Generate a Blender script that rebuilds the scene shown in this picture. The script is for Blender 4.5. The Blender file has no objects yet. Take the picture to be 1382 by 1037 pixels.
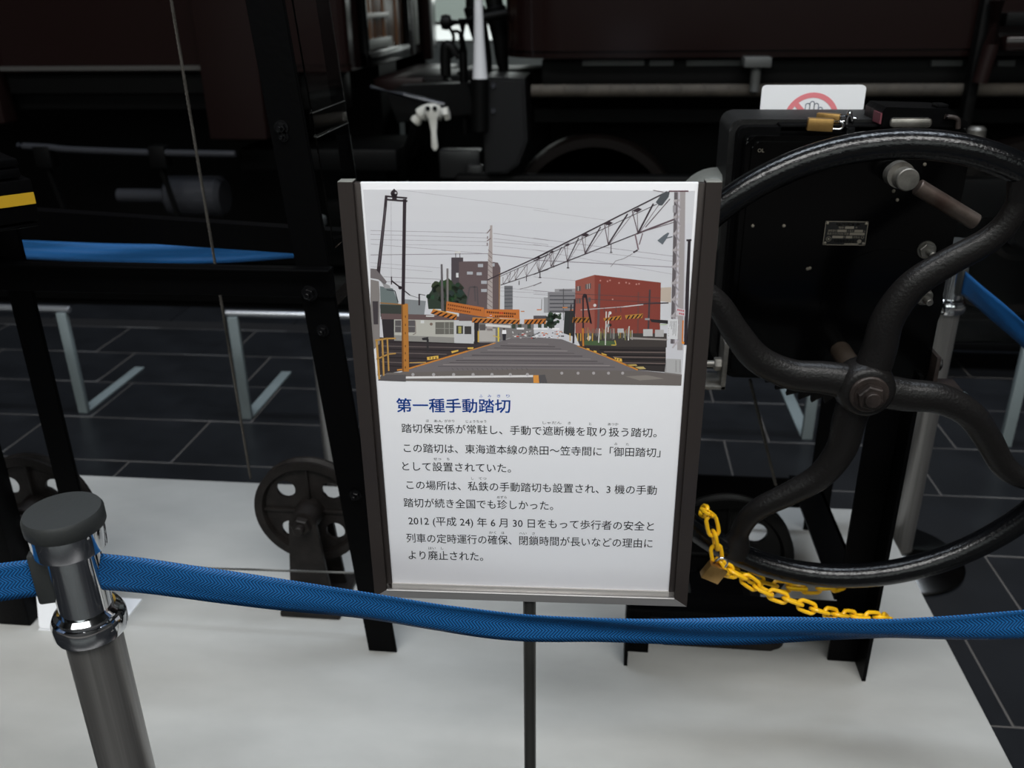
import bpy, bmesh, math, random
from mathutils import Vector, Matrix
random.seed(7)
PI = math.pi
SC = bpy.context.scene
COL = SC.collection

# ------------------------------------------------------------------ camera
FPX, PITCH, ROLL, YAW, HC = 1183.4, .4123, -.0125, .1094, 1.33
_f = Vector((-math.sin(YAW)*math.cos(PITCH), math.cos(YAW)*math.cos(PITCH), -math.sin(PITCH)))
_r0 = Vector((math.cos(YAW), math.sin(YAW), 0)); _u0 = _r0.cross(_f)
_r = _r0*math.cos(ROLL)+_u0*math.sin(ROLL); _u = -_r0*math.sin(ROLL)+_u0*math.cos(ROLL)
CAM = Vector((0, 0, HC))
cd = bpy.data.cameras.new('camera'); cam = bpy.data.objects.new('camera', cd); COL.objects.link(cam)
cam.matrix_world = Matrix(((_r.x, _u.x, -_f.x, 0), (_r.y, _u.y, -_f.y, 0), (_r.z, _u.z, -_f.z, HC), (0, 0, 0, 1)))
cd.sensor_fit = 'HORIZONTAL'; cd.sensor_width = 36; cd.lens = FPX/1382*36
cd.clip_start = .02; cd.clip_end = 60
cd.dof.use_dof = True; cd.dof.focus_distance = 1.12; cd.dof.aperture_fstop = 5.5
SC.camera = cam

# ------------------------------------------------------------------ world, lights, exposure
w = bpy.data.worlds.new('world'); SC.world = w; w.use_nodes = True
w.node_tree.nodes['Background'].inputs[0].default_value = (.8, .9, 1, 1)
w.node_tree.nodes['Background'].inputs[1].default_value = .02
SC.view_settings.view_transform = 'Standard'; SC.view_settings.look = 'None'
SC.view_settings.gamma = 1; SC.view_settings.use_curve_mapping = False
SC.view_settings.exposure = 0.0

def area(name, loc, target, sx, sy, power, col=(1, 1, 1)):
    l = bpy.data.lights.new(name, 'AREA'); l.shape = 'RECTANGLE'; l.size = sx; l.size_y = sy
    l.energy = power; l.color = col
    o = bpy.data.objects.new(name, l); COL.objects.link(o); o.location = loc
    o.rotation_euler = (Vector(target)-Vector(loc)).to_track_quat('-Z', 'Y').to_euler()
    return o
LAMPS = ((.3, -3.0, 9, 2.0, 650, (1, .985, .96)), (.2, 2.3, 6.5, .8, 255, (.80, .89, 1)))
for (x_, y_, sx_, sy_, pw_, c_) in LAMPS:
    area('ceiling_lamp_light', (x_, y_, 6.7), (x_, y_, 0), sx_, sy_, pw_, c_)
area('daylight_back', (-1.2, 8.3, 1.9), (-1.2, 6, 1.2), 4, 1.2, 30, (.95, 1, .97))

# ------------------------------------------------------------------ materials
MATS = {}
def s2l(c):
    c = c/255
    return c/12.92 if c <= .04045 else ((c+.055)/1.055)**2.4
def rgb(r, g, b): return (s2l(r), s2l(g), s2l(b), 1)
def mat(name, col, rough=.5, metal=0, spec=.5, bump=0, bscale=60, var=0, vscale=8, emit=0, coat=0, trans=0, ior=1.45, detail=4, var2=None, stretch=None, aniso=0):
    if name in MATS: return MATS[name]
    m = bpy.data.materials.new(name); m.use_nodes = True; MATS[name] = m
    nt = m.node_tree; N = nt.nodes; L = nt.links; p = N['Principled BSDF']
    if len(col) == 3: col = (*col, 1)
    p.inputs['Base Color'].default_value = col
    p.inputs['Roughness'].default_value = rough; p.inputs['Metallic'].default_value = metal
    p.inputs['Specular IOR Level'].default_value = spec; p.inputs['IOR'].default_value = ior
    p.inputs['Coat Weight'].default_value = coat; p.inputs['Coat Roughness'].default_value = .08
    if trans: p.inputs['Transmission Weight'].default_value = trans
    if aniso: p.inputs['Anisotropic'].default_value = aniso
    if emit:
        p.inputs['Emission Color'].default_value = col; p.inputs['Emission Strength'].default_value = emit
    if bump or var:
        tc = N.new('ShaderNodeTexCoord'); mp = N.new('ShaderNodeMapping')
        L.new(tc.outputs['Object'], mp.inputs[0])
        if stretch: mp.inputs['Scale'].default_value = stretch
    if var:
        n = N.new('ShaderNodeTexNoise'); n.inputs['Scale'].default_value = vscale; n.inputs['Detail'].default_value = detail
        L.new(mp.outputs[0], n.inputs['Vector'])
        r = N.new('ShaderNodeValToRGB'); r.color_ramp.elements[0].position = .32; r.color_ramp.elements[1].position = .68
        a = tuple(c*(1-var) for c in col[:3]); b = tuple(min(1, c*(1+var)) for c in col[:3])
        r.color_ramp.elements[0].color = (*(var2 or a), 1) if not var2 else (*var2[:3], 1); r.color_ramp.elements[1].color = (*b, 1)
        L.new(n.outputs[0], r.inputs[0]); L.new(r.outputs[0], p.inputs['Base Color'])
    if bump:
        n2 = N.new('ShaderNodeTexNoise'); n2.inputs['Scale'].default_value = bscale; n2.inputs['Detail'].default_value = 3
        L.new(mp.outputs[0], n2.inputs['Vector'])
        bp = N.new('ShaderNodeBump'); bp.inputs['Strength'].default_value = bump; bp.inputs['Distance'].default_value = .002
        L.new(n2.outputs[0], bp.inputs['Height']); L.new(bp.outputs[0], p.inputs['Normal'])
    return m
black = mat('black_paint', (.0016, .0016, .0018), .42, bump=.25, bscale=90, spec=.06)
black_gloss = mat('black_enamel', (.0009, .0009, .001), .16, bump=.06, bscale=40, spec=.2)
black_iron = mat('cast_iron_black_paint', (.0025, .0025, .003), .28, bump=.4, bscale=260, spec=.3)
rim_paint = mat('thick_glossy_black_paint', (.002, .0022, .0026), .2, bump=.27, bscale=240, spec=.5)
dull_iron = mat('dull_brown_black_iron', (.011, .0092, .0085), .5, bump=.5, bscale=180, spec=.25, var=.35, vscale=30)
rust = mat('rusty_steel', (.026, .019, .0165), .48, metal=.3, bump=.5, bscale=160, var=.5, vscale=40)
steel = mat('worn_bare_steel', (.22, .21, .19), .42, metal=.8, bump=.3, bscale=120, var=.4, vscale=35)
chrome = mat('chrome', (.75, .76, .78), .06, metal=1)
brushed = mat('brushed_stainless', (.3, .29, .28), .34, metal=.8, var=.15, vscale=30, stretch=(6, 6, .12), bump=.1, bscale=100, aniso=.4)
rubber = mat('black_rubber_cap', (.022, .024, .024), .55, bump=.15, bscale=200)
frame_dark = mat('brown_grey_anodised_frame', (.06, .05, .047), .38, metal=.6, bump=.12, bscale=300, stretch=(1, 1, .05))
frame_alu = mat('satin_aluminium', (.42, .41, .41), .33, metal=.7, bump=.15, bscale=200, stretch=(.05, 1, 1))
white_board = mat('white_board', rgb(243, 243, 247), .35)
card_white = mat('white_card', rgb(238, 240, 244), .5)
tilem = mat('charcoal_floor_tile', (.0105, .0115, .0135), .3, bump=.12, bscale=14, var=.25, vscale=5, spec=.45)
grout = mat('grey_grout', (.075, .069, .065), .8)
concrete = mat('grey_painted_plinth', rgb(168, 168, 165), .5, bump=.4, bscale=9, var=.13, vscale=2.6, detail=8, spec=.3, stretch=(1, 2.0, 1))
alu_rail = mat('aluminium_rail', (.5, .52, .55), .3, metal=.9)
grey_leg = mat('grey_painted_leg', rgb(112, 122, 124), .5)
maroon = mat('maroon_lacquer', (.0075, .0034, .0031), .16, spec=.45)
maroon_matt = mat('maroon_paint', (.009, .0042, .0038), .4, spec=.2)
under = mat('underframe_black', (.0016, .0016, .0016), .5, bump=.4, bscale=30, spec=.12)
under_shine = mat('black_pipe', (.025, .026, .03), .2, spec=.8)
beige_wrap = mat('dusty_pipe_lagging', (.034, .028, .021), .8, bump=.5, bscale=30, var=.3, vscale=12)
varnish = mat('varnished_wood', (.11, .05, .024), .25, var=.45, vscale=5, stretch=(6, 6, .3))
off_white = mat('off_white_paint', rgb(176, 174, 166), .45)
yellow = mat('yellow_plastic', (.9, .5, .012), .3, spec=.4)
yellow_tape = mat('yellow_tape', (.5, .3, .012), .5, bump=.1)
brass = mat('brass', (.42, .25, .085), .34, metal=.85, bump=.2, bscale=200, stretch=(1, 1, .1), var=.12, vscale=60)
grey_cast = mat('grey_cast_metal', (.16, .165, .15), .45, metal=.3, bump=.2)
wallm = mat('hall_wall_dark_grey', (.07, .072, .072), .7, var=.08, vscale=1)
wall_pale = mat('back_wall_pale_grey', (.42, .45, .43), .7, var=.05, vscale=1)
ceilm = mat('ceiling_dark', (.05, .05, .052), .8, var=.1, vscale=1)
glow = mat('daylit_window', (.86, .93, .9), .5, emit=.95)
glow2 = mat('frosted_window', (.36, .43, .39), .5, emit=.55)
lampm = mat('lamp_diffuser', (.9, .95, 1), .5, emit=1.5)
acrylic = mat('clear_acrylic', (.95, .97, .97), .03, trans=1, ior=1.25, spec=.25)
print_black = mat('printed_black', rgb(24, 22, 26), .4)
print_blue = mat('printed_blue', rgb(6, 84, 190), .4)
print_red = mat('printed_red', rgb(228, 132, 140), .5)
print_grey = mat('printed_slate', rgb(112, 124, 146), .5)
plate_metal = mat('plate_metal', (.2, .18, .145), .4, metal=.5)
plate_black = mat('plate_black', (.004, .004, .004), .4)

def color_attr_mat():
    m = bpy.data.materials.new('printed_photo'); m.use_nodes = True
    N = m.node_tree.nodes; p = N['Principled BSDF']; p.inputs['Roughness'].default_value = .38
    a = N.new('ShaderNodeVertexColor'); a.layer_name = 'Col'
    m.node_tree.links.new(a.outputs[0], p.inputs['Base Color']); return m
photo_mat = color_attr_mat()

def belt_mat():
    m = bpy.data.materials.new('blue_webbing'); m.use_nodes = True
    N = m.node_tree.nodes; L = m.node_tree.links; p = N['Principled BSDF']
    p.inputs['Roughness'].default_value = .55; p.inputs['Specular IOR Level'].default_value = .3
    uv = N.new('ShaderNodeUVMap'); uv.uv_map = 'UVMap'; sp = N.new('ShaderNodeSeparateXYZ'); L.new(uv.outputs[0], sp.inputs[0])
    def ma(op, a, b=None):
        n = N.new('ShaderNodeMath'); n.operation = op
        for i, v in enumerate((a, b)):
            if v is None: continue
            if isinstance(v, (int, float)): n.inputs[i].default_value = v
            else: L.new(v, n.inputs[i])
        return n.outputs[0]
    t = ma('PINGPONG', sp.outputs[1], .0075)          # metres across
    ph = ma('ADD', ma('MULTIPLY', sp.outputs[0], 1600), ma('MULTIPLY', t, 1600))
    sn = ma('SINE', ph)
    mix = N.new('ShaderNodeMix'); mix.data_type = 'RGBA'
    L.new(ma('ADD', ma('MULTIPLY', sn, .5), .5), mix.inputs[0])
    mix.inputs[6].default_value = (.0015, .022, .08, 1); mix.inputs[7].default_value = (.008, .125, .36, 1)
    L.new(mix.outputs[2], p.inputs['Base Color'])
    bp = N.new('ShaderNodeBump'); bp.inputs['Strength'].default_value = .5; bp.inputs['Distance'].default_value = .0004
    L.new(sn, bp.inputs['Height']); L.new(bp.outputs[0], p.inputs['Normal'])
    return m
webbing = belt_mat()

# ------------------------------------------------------------------ helpers
ORG = {}
def mark(o, label=None, cat=None, group=None, kind=None):
    if label: o['label'] = label
    if cat: o['category'] = cat
    if group: o['group'] = group
    if kind: o['kind'] = kind
    return o
def thing(name, label, cat, loc=(0, 0, 0), group=None, rotz=0):
    o = bpy.data.objects.new(name, None); COL.objects.link(o); o.location = loc; o.rotation_euler = (0, 0, rotz)
    o.empty_display_size = .05
    ORG[o.name] = Vector(loc) if not rotz else None
    return mark(o, label, cat, group)

def frame_from(d):
    d = d.normalized(); a = Vector((0, 0, 1)) if abs(d.z) < .9 else Vector((1, 0, 0))
    x = d.cross(a).normalized(); return x, x.cross(d).normalized()

class MB:
    def __init__(s): s.bm = bmesh.new(); s.mi = 0
    def _f(s, vs):
        try:
            f = s.bm.faces.new(vs); f.material_index = s.mi; return f
        except ValueError: return None
    def box(s, x0, x1, y0, y1, z0, z1, bev=0, seg=2):
        v = [s.bm.verts.new((x, y, z)) for x in (x0, x1) for y in (y0, y1) for z in (z0, z1)]
        fs = [s._f([v[i] for i in q]) for q in ((0, 1, 3, 2), (4, 6, 7, 5), (0, 4, 5, 1), (2, 3, 7, 6), (0, 2, 6, 4), (1, 5, 7, 3))]
        if bev:
            es = set(e for f in fs for e in f.edges)
            bmesh.ops.bevel(s.bm, geom=list(es), offset=bev, segments=seg, affect='EDGES', profile=.5)
        return s
    def obox(s, p0, p1, wx, wy, up=None, bev=0):
        """square bar from p0 to p1, section wx by wy"""
        p0 = Vector(p0); p1 = Vector(p1); d = p1-p0
        if up is None: x, y = frame_from(d)
        else:
            x = d.cross(Vector(up)).normalized(); y = x.cross(d).normalized()
        v = []
        for p in (p0, p1):
            for a, b in ((-1, -1), (1, -1), (1, 1), (-1, 1)):
                v.append(s.bm.verts.new(p+x*a*wx/2+y*b*wy/2))
        fs = [s._f(v[0:4][::-1]), s._f(v[4:8])]+[s._f([v[i], v[(i+1) % 4], v[4+(i+1) % 4], v[4+i]]) for i in range(4)]
        if bev:
            es = set(e for f in fs for e in f.edges)
            bmesh.ops.bevel(s.bm, geom=list(es), offset=bev, segments=2, affect='EDGES', profile=.5)
        return s
    def cyl(s, p0, p1, r0, r1=None, n=24, cap=True, bev=0):
        r1 = r0 if r1 is None else r1
        p0 = Vector(p0); p1 = Vector(p1); x, y = frame_from(p1-p0)
        d = (p1-p0).normalized()
        st = [(p0, r0), (p1, r1)]
        if bev: st = [(p0, r0-bev), (p0+d*bev, r0), (p1-d*bev, r1), (p1, r1-bev)]
        rings = [[s.bm.verts.new(p+x*r*math.cos(2*PI*i/n)+y*r*math.sin(2*PI*i/n)) for i in range(n)] for p, r in st]
        for a, b in zip(rings, rings[1:]):
            for i in range(n): s._f([a[i], a[(i+1) % n], b[(i+1) % n], b[i]])
        if cap: s._f(rings[0][::-1]); s._f(rings[-1])
        return s
    def lathe(s, prof, o=(0, 0, 0), axis=(0, 0, 1), n=40, caps=True):
        o = Vector(o); ax = Vector(axis).normalized(); x, y = frame_from(ax)
        rings = []
        for r, h in prof:
            rings.append([s.bm.verts.new(o+ax*h+x*r*math.cos(2*PI*i/n)+y*r*math.sin(2*PI*i/n)) for i in range(n)])
        for a, b in zip(rings, rings[1:]):
            for i in range(n): s._f([a[i], a[(i+1) % n], b[(i+1) % n], b[i]])
        if caps: s._f(rings[0][::-1]); s._f(rings[-1])
        return s
    def tube(s, pts, r, n=10, closed=False, flat=1, fdir=None):
        pts = [Vector(p) for p in pts]; m = len(pts)
        rs = r if isinstance(r, (list, tuple)) else [r]*m
        rings = []; px = None
        for i, p in enumerate(pts):
            if closed: d = pts[(i+1) % m]-pts[i-1]
            else: d = pts[min(i+1, m-1)]-pts[max(i-1, 0)]
            d.normalize()
            if fdir is not None:
                y = Vector(fdir); y = (y-d*y.dot(d)).normalized(); x = y.cross(d)
            elif px is None: x, y = frame_from(d)
            else:
                x = (px-d*px.dot(d)).normalized(); y = d.cross(x)
            px = x
            rings.append([s.bm.verts.new(p+x*rs[i]*math.cos(2*PI*k/n)+y*rs[i]*flat*math.sin(2*PI*k/n)) for k in range(n)])
        rr = list(zip(rings, rings[1:]))
        if closed: rr.append((rings[-1], rings[0]))
        for a, b in rr:
            for k in range(n): s._f([a[k], a[(k+1) % n], b[(k+1) % n], b[k]])
        if not closed: s._f(rings[0][::-1]); s._f(rings[-1])
        return s
    def prism(s, poly, axis, a0, a1, bev=0):
        """poly in the two other axes (order x,y,z without axis)"""
        def mk(p, a):
            return (a, p[0], p[1]) if axis == 'x' else (p[0], a, p[1]) if axis == 'y' else (p[0], p[1], a)
        A = [s.bm.verts.new(mk(p, a0)) for p in poly]; B = [s.bm.verts.new(mk(p, a1)) for p in poly]
        n = len(poly)
        fs = [s._f(A), s._f(B[::-1])]+[s._f([A[(i+1) % n], A[i], B[i], B[(i+1) % n]]) for i in range(n)]
        if bev:
            es = set(e for f in fs[:2] for e in f.edges)
            bmesh.ops.bevel(s.bm, geom=list(es), offset=bev, segments=2, affect='EDGES')
        return s
    def hexnut(s, c, ax, r, h, rot=0):
        c = Vector(c); ax = Vector(ax).normalized(); x, y = frame_from(ax)
        A, B, Cc = [], [], []
        for i in range(6):
            a = rot+i*PI/3; q = x*math.cos(a)+y*math.sin(a)
            A.append(s.bm.verts.new(c+q*r)); B.append(s.bm.verts.new(c+q*r+ax*h*.85)); Cc.append(s.bm.verts.new(c+q*r*.88+ax*h))
        s._f(A[::-1]); s._f(Cc)
        for P, Q in ((A, B), (B, Cc)):
            for i in range(6): s._f([P[i], P[(i+1) % 6], Q[(i+1) % 6], Q[i]])
        return s
    def build(s, name, m, parent=None, label=None, cat=None, group=None, kind=None, ang=38, local=False):
        bm = s.bm
        bmesh.ops.recalc_face_normals(bm, faces=bm.faces[:])
        for e in bm.edges:
            if len(e.link_faces) == 2 and e.calc_face_angle(0) > math.radians(ang): e.smooth = False
        for f in bm.faces: f.smooth = True
        o_ = None
        if parent is not None: o_ = ORG.get(parent.name)
        if o_ is not None and not local: bmesh.ops.translate(bm, vec=-o_, verts=bm.verts[:])
        me = bpy.data.meshes.new(name); bm.to_mesh(me); bm.free()
        for k in (m if isinstance(m, (list, tuple)) else [m]): me.materials.append(k)
        o = bpy.data.objects.new(name, me); COL.objects.link(o)
        if parent is not None: o.parent = parent; ORG[o.name] = ORG.get(parent.name)
        return mark(o, label, cat, group, kind)

def ray(px, py): return _f+_r*((px-691)/FPX)-_u*((py-518.5)/FPX)
def at(px, py, X=None, Y=None, Z=None):
    """point of the plane X=, Y= or Z= seen at a place of the photograph"""
    d = ray(px, py); t = X/d.x if X is not None else Y/d.y if Y is not None else (Z-HC)/d.z
    return CAM+d*t
def catmull(P, n=6, closed=False):
    P = [Vector(p) for p in P]; out = []; m = len(P)
    for i in range(m if closed else m-1):
        a = P[(i-1) % m] if closed or i > 0 else P[0]*2-P[1]
        b = P[i]; c = P[(i+1) % m]; d = P[(i+2) % m] if closed or i+2 < m else P[-1]*2-P[-2]
        for k in range(n):
            t = k/n
            out.append(.5*((2*b)+(c-a)*t+(2*a-5*b+4*c-d)*t*t+(3*b-a-3*c+d)*t**3))
    if not closed: out.append(P[-1])
    return out
_fonts = {}
def text_mesh(body, offset=0, res=2):
    k = (body, offset)
    if k in _fonts: return _fonts[k]
    cu = bpy.data.curves.new('t', 'FONT'); cu.body = body; cu.size = 1; cu.offset = offset; cu.resolution_u = res
    o = bpy.data.objects.new('t', cu); COL.objects.link(o)
    me = bpy.data.meshes.new_from_object(o.evaluated_get(bpy.context.evaluated_depsgraph_get()))
    vs = [v.co.copy() for v in me.vertices]; fs = [list(p.vertices) for p in me.polygons]
    bpy.data.objects.remove(o); bpy.data.curves.remove(cu); bpy.data.meshes.remove(me)
    _fonts[k] = (vs, fs); return vs, fs
def add_text(mb, body, fn, x0, x1, yc, em, offset=0):
    """lay body between x0 and x1 (ink), centred on yc, em high; fn maps (x,y) to a point"""
    if offset:
        for ox in (-.5, 0, .5):
            for oy in (-.5, 0, .5): add_text(mb, body, lambda x, y: fn(x+ox*offset*em, y+oy*offset*em), x0, x1, yc, em)
        return
    vs, fs = text_mesh(body, 0)
    if not vs: return
    a = min(v.x for v in vs); b = max(v.x for v in vs)
    k = (x1-x0)/(b-a)
    q = [mb.bm.verts.new(fn(x0+(v.x-a)*k, yc+(v.y-.36)*em)) for v in vs]
    for f in fs: mb._f([q[i] for i in f])

# ================================================================== SETTING
def struct(mb, name, m, parent=None): return mb.build(name, m, parent, kind='structure')
floor = struct(MB().box(-9, 9, -7, 3.62, -.3, -.0015), 'floor', grout)
TL, TP, G = .5855, .3015, .0045
rows = {0: .41, 1: .555, 2: .406, 3: .23, -1: .273, -2: .418}
tile_meshes = []
for i in range(4):
    b = MB().box(G/2, TL-G/2, G/2, TP-G/2, -.012, 0, .0012, 1)
    tile_meshes.append(b.build('tile', tilem, floor))
def put_tile(x, y, first):
    o = first if first else tile_meshes[random.randrange(4)].copy()
    if not first: COL.objects.link(o); o.parent = floor
    o.location = (x, y, random.uniform(-.0006, 0))
k = 0
for r_ in range(-15, 5):
    y = 2.318+r_*TP
    off = rows.get(r_, random.uniform(0, TL)) % TL
    for i in range(-7, 5):
        put_tile(off+i*TL-TL*.0, y, tile_meshes[k] if k < 4 else None); k += 1
kb = MB().box(-9, 9, 3.53, 3.62, -.3, .0)
struct(kb, 'trim_1', mat('dark_kerb', (.012, .012, .013), .5))
struct(MB().box(-9, 9, 3.62, 6.9, -.5, -.2), 'track_bed', mat('ballast_dark', (.004, .004, .004), .9, bump=1, bscale=40))
struct(MB().box(-9, 9, 6.9, 8.6, -.3, 0), 'floor', mat('far_floor', (.05, .052, .055), .4))
# shell
struct(MB().box(-9.2, 9.2, 8.6, 8.8, -.3, .98).box(-9.2, 9.2, 8.6, 8.8, 2.6, 7).box(-9.2, -3.2, 8.6, 8.8, .98, 2.6).box(1.8, 9.2, 8.6, 8.8, .98, 2.6), 'wall_back', wall_pale)
wn = struct(MB().box(-3.2, 1.8, 8.62, 8.66, .98, 1.0).box(-3.2, 1.8, 8.62, 8.66, 1.13, 1.16).box(-3.2, 1.8, 8.62, 8.66, 2.57, 2.6), 'window_1', frame_alu)
struct(MB().box(-3.2, 1.8, 8.68, 8.7, 1.0, 1.13), 'window_pane', glow, wn)
struct(MB().box(-3.2, 1.8, 8.68, 8.7, 1.16, 2.57), 'window_pane', glow2, wn)
struct(MB().box(-9.2, -9, -7, 8.6, -.3, 7), 'wall_left', wallm)
struct(MB().box(9, 9.2, -7, 8.6, -.3, 7), 'wall_right', wallm)
struct(MB().box(-9.2, 9.2, -7.2, -7, -.3, 2.6).box(-9.2, 9.2, -7.2, -7, 6.2, 7).box(-9.2, -5.2, -7.2, -7, 2.6, 6.2).box(6.2, 9.2, -7.2, -7, 2.6, 6.2), 'wall_front', wallm)
w2 = struct(MB().box(-5.2, 6.2, -7.05, -7, 2.6, 2.66).box(-5.2, 6.2, -7.05, -7, 6.14, 6.2), 'window_2', frame_alu)
for i in range(6):
    x = -5.2+i*2.28
    struct(MB().box(x-.03, x+.03, -7.05, -6.98, 2.66, 6.14), 'window_mullion', frame_alu, w2)
    if i < 5: struct(MB().box(x+.03, x+2.25, -7.12, -7.1, 2.66, 6.14), 'window_pane', glow, w2)
struct(MB().box(-9.2, 9.2, -7.2, 8.8, 7, 7.2), 'ceiling', ceilm)
for (x, y, sx, sy, pw_, c_) in LAMPS:
    t = thing('ceiling_light', 'wide warm ceiling light panel over the visitors side' if y < 0 else 'narrow cool ceiling light panel above the platform rear', 'light', (x, y, 6.8))
    MB().box(x-sx/2-.05, x+sx/2+.05, y-sy/2-.05, y+sy/2+.05, 6.8, 7.0).build('housing', grey_cast, t)
    MB().box(x-sx/2, x+sx/2, y-sy/2, y+sy/2, 6.78, 6.8).build('diffuser', lampm, t)

# exhibit plinth
PZ = .10
pl = MB().box(-3.4, .735, 1.035, 2.055, .055, PZ, .006).box(-3.3, .60, 1.06, 1.90, 0, .056)
pl.build('display_platform', concrete, None, 'long low grey-white painted slab carrying the black gate machinery', 'platform')

# ================================================================== TRAIN
def rail(y):
    MB().prism([(y-.06, -.2), (y+.06, -.2), (y+.012, -.17), (y+.012, -.1), (y+.033, -.09), (y+.033, -.06), (y-.033, -.06), (y-.033, -.09), (y-.012, -.1), (y-.012, -.17)], 'x', -8.5, 8.5).build(
        'rail', under, None, 'near steel rail under the train' if y < 5 else 'far steel rail under the train', 'rail', 'track rails')
rail(4.2); rail(5.27)
def car(side):
    L = side < 0
    t = thing('train_car', 'dark maroon railway carriage on the left, with door step, behind the tall gate frame' if L else
              'glossy maroon railway carriage on the right with rounded lower edge, behind the handwheel', 'train', (-4 if L else 4, 5, 0))
    yf, yb, rc = 4.0, 6.2, .26
    if L: xa, xb, zb, rc = -8.8, -1.15, 1.05, .05
    else: xa, xb, zb = -.47, 8.8, 1.10
    # plan outline with rounded end corners
    out = []
    def arc(cx_, cy_, a0, a1, n=10):
        for i in range(n+1):
            a = a0+(a1-a0)*i/n; out.append((cx_+rc*math.cos(a), cy_+rc*math.sin(a)))
    if L:
        out += [(xa, yb), (xa, yf)]; arc(xb-rc, yf+rc, -PI/2, 0); arc(xb-rc, yb-rc, 0, PI/2)
    else:
        out += [(xb, yf), (xb, yb)]; arc(xa+rc, yb-rc, PI/2, PI); arc(xa+rc, yf+rc, PI, 1.5*PI)
    b = MB(); b.prism(out, 'z', zb+.03, 3.5)
    b.prism([(x*.999+(-.0), y+(.012 if y < 5 else -.012)) for x, y in out], 'z', zb, zb+.03)
    b.build('body', maroon, t)
    # windows band (above view)
    for i in range(4):
        x0 = (xa+.8+i*1.9) if L else (xa+.9+i*1.9)
        MB().box(x0, x0+1.1, yf-.012, yf+.02, 2.0, 2.8, .02).build('window', mat('carriage_glass', (.01, .012, .014), .05), t)
    # underframe
    u0, u1 = (xa, -1.2) if L else (-.3, xb)
    MB().box(u0, u1, yf+.10, yf+.2, zb-.17, zb-.01, .005).build('sole_bar', under, t)
    MB().box(u0, u1, yb-.2, yb-.1, zb-.17, zb-.01, .005).build('sole_bar', under, t)
    MB().box(u0, u1, yf+.75, yf+1.15, -.05, zb-.02).build('equipment_blackout', under, t)  # underfloor equipment, enlarged to black out the pale wall behind
    return t
LC = car(-1); RC = car(1)
# left car details
MB().box(-2.78, -1.79, 3.985, 4.01, 1.062, 1.08).build('sill_strip', mat('dull_sill', (.045, .043, .04), .4), LC)
MB().box(-2.78, -1.79, 4.03, 4.12, .96, 1.04).build('lower_panel', under, LC)
MB().box(-1.80, -1.53, 3.93, 4.06, .765, 3.4, .012).build('door_post', maroon_matt, LC)
MB().box(-3.4, -2.79, 3.95, 4.06, .83, 3.4, .012).build('door_post', maroon_matt, LC)
MB().box(-1.50, -1.40, 3.98, 4.08, .75, 1.05, .01).build('step_hanger', maroon_matt, LC)
MB().tube(catmull([at(25, 197, Y=3.95), at(65, 199, Y=3.95), at(95, 202, Y=3.95), at(200, 206, Y=3.95), at(318, 208, Y=3.95)]), .016, 10).build('air_pipe', under_shine, LC)
for px in (62, 216):
    p = at(px, 205, Y=3.97)
    MB().box(p.x-.04, p.x+.04, 3.93, 4.0, p.z-.07, p.z+.03, .006).obox((p.x-.01, 3.97, p.z-.06), (p.x+.06, 3.97, p.z-.42), .02, .02).build('pipe_bracket', under, LC)
p = at(270, 265, Y=4.15)
MB().cyl((p.x-.16, p.y, p.z), (p.x+.13, p.y, p.z), .1, bev=.02).build('brake_cylinder', under_shine, LC)
MB().cyl((p.x-.42, p.y, p.z), (p.x-.16, p.y, p.z), .035).build('brake_rod', under_shine, LC)
MB().box(-1.75, -.98, 4.1, 4.6, .60, .70, .01).build('bogie_frame', under, LC)
# lacquered end wall with a framed varnished door, seen from the side
EX = -1.15
ya, yb_, yc_ = at(486, 80, X=EX).y, at(546, 66, X=EX).y, at(575, 60, X=EX).y
zf = at(487, 92, X=EX).z
MB().box(EX, EX+.014, ya+.03, yb_-.03, zf+.06, 2.8, .004).build('varnished_panel', varnish, LC)
for k in range(3):
    y_ = ya+.05+(yb_-ya-.1)*(k+.3)/3
    MB().box(EX+.013, EX+.02, y_, y_+.06, zf+.07, 2.8, .003).build('panel_strip', mat('varnish_light', (.2, .1, .05), .3), LC, 'lighter varnished strip')
MB().box(EX, EX+.04, ya, ya+.05, zf, 2.9, .01).box(EX, EX+.04, yb_-.05, yb_, zf, 2.9, .01).box(EX, EX+.04, ya, yb_, zf, zf+.07, .01).build('panel_frame', black_gloss, LC)
MB().box(EX+.02, EX+.028, ya+.05, at(518, 20, X=EX).y, at(500, 24, X=EX).z, at(500, 17, X=EX).z, .002).build('handrail_plate', off_white, LC, 'pale plate')
MB().box(EX+.02, EX+.03, ya+.05, at(522, 60, X=EX).y, zf+.075, at(500, 52, X=EX).z, .002).build('grey_reflection_plate', grey_cast, LC)  # grey reflection on the varnished end, built as a raised plate
MB().box(EX, EX+.03, yb_+.06, yb_+.14, zf, 2.9, .006).build('end_pilaster', maroon_matt, LC)
MB().box(EX+.002, EX+.02, yb_+.2, yb_+.32, zf+.05, 2.9, .004).build('end_pilaster', off_white if False else grey_cast, LC, 'pale strip')
MB().box(EX, EX+.05, yc_-.1, yc_, zf-.05, 2.9, .006).build('end_handrail', maroon_matt, LC)
MB().box(EX, EX+.25, ya+.2, yb_+.3, zf-.12, zf-.06, .01).build('end_step', maroon_matt, LC)
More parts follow.
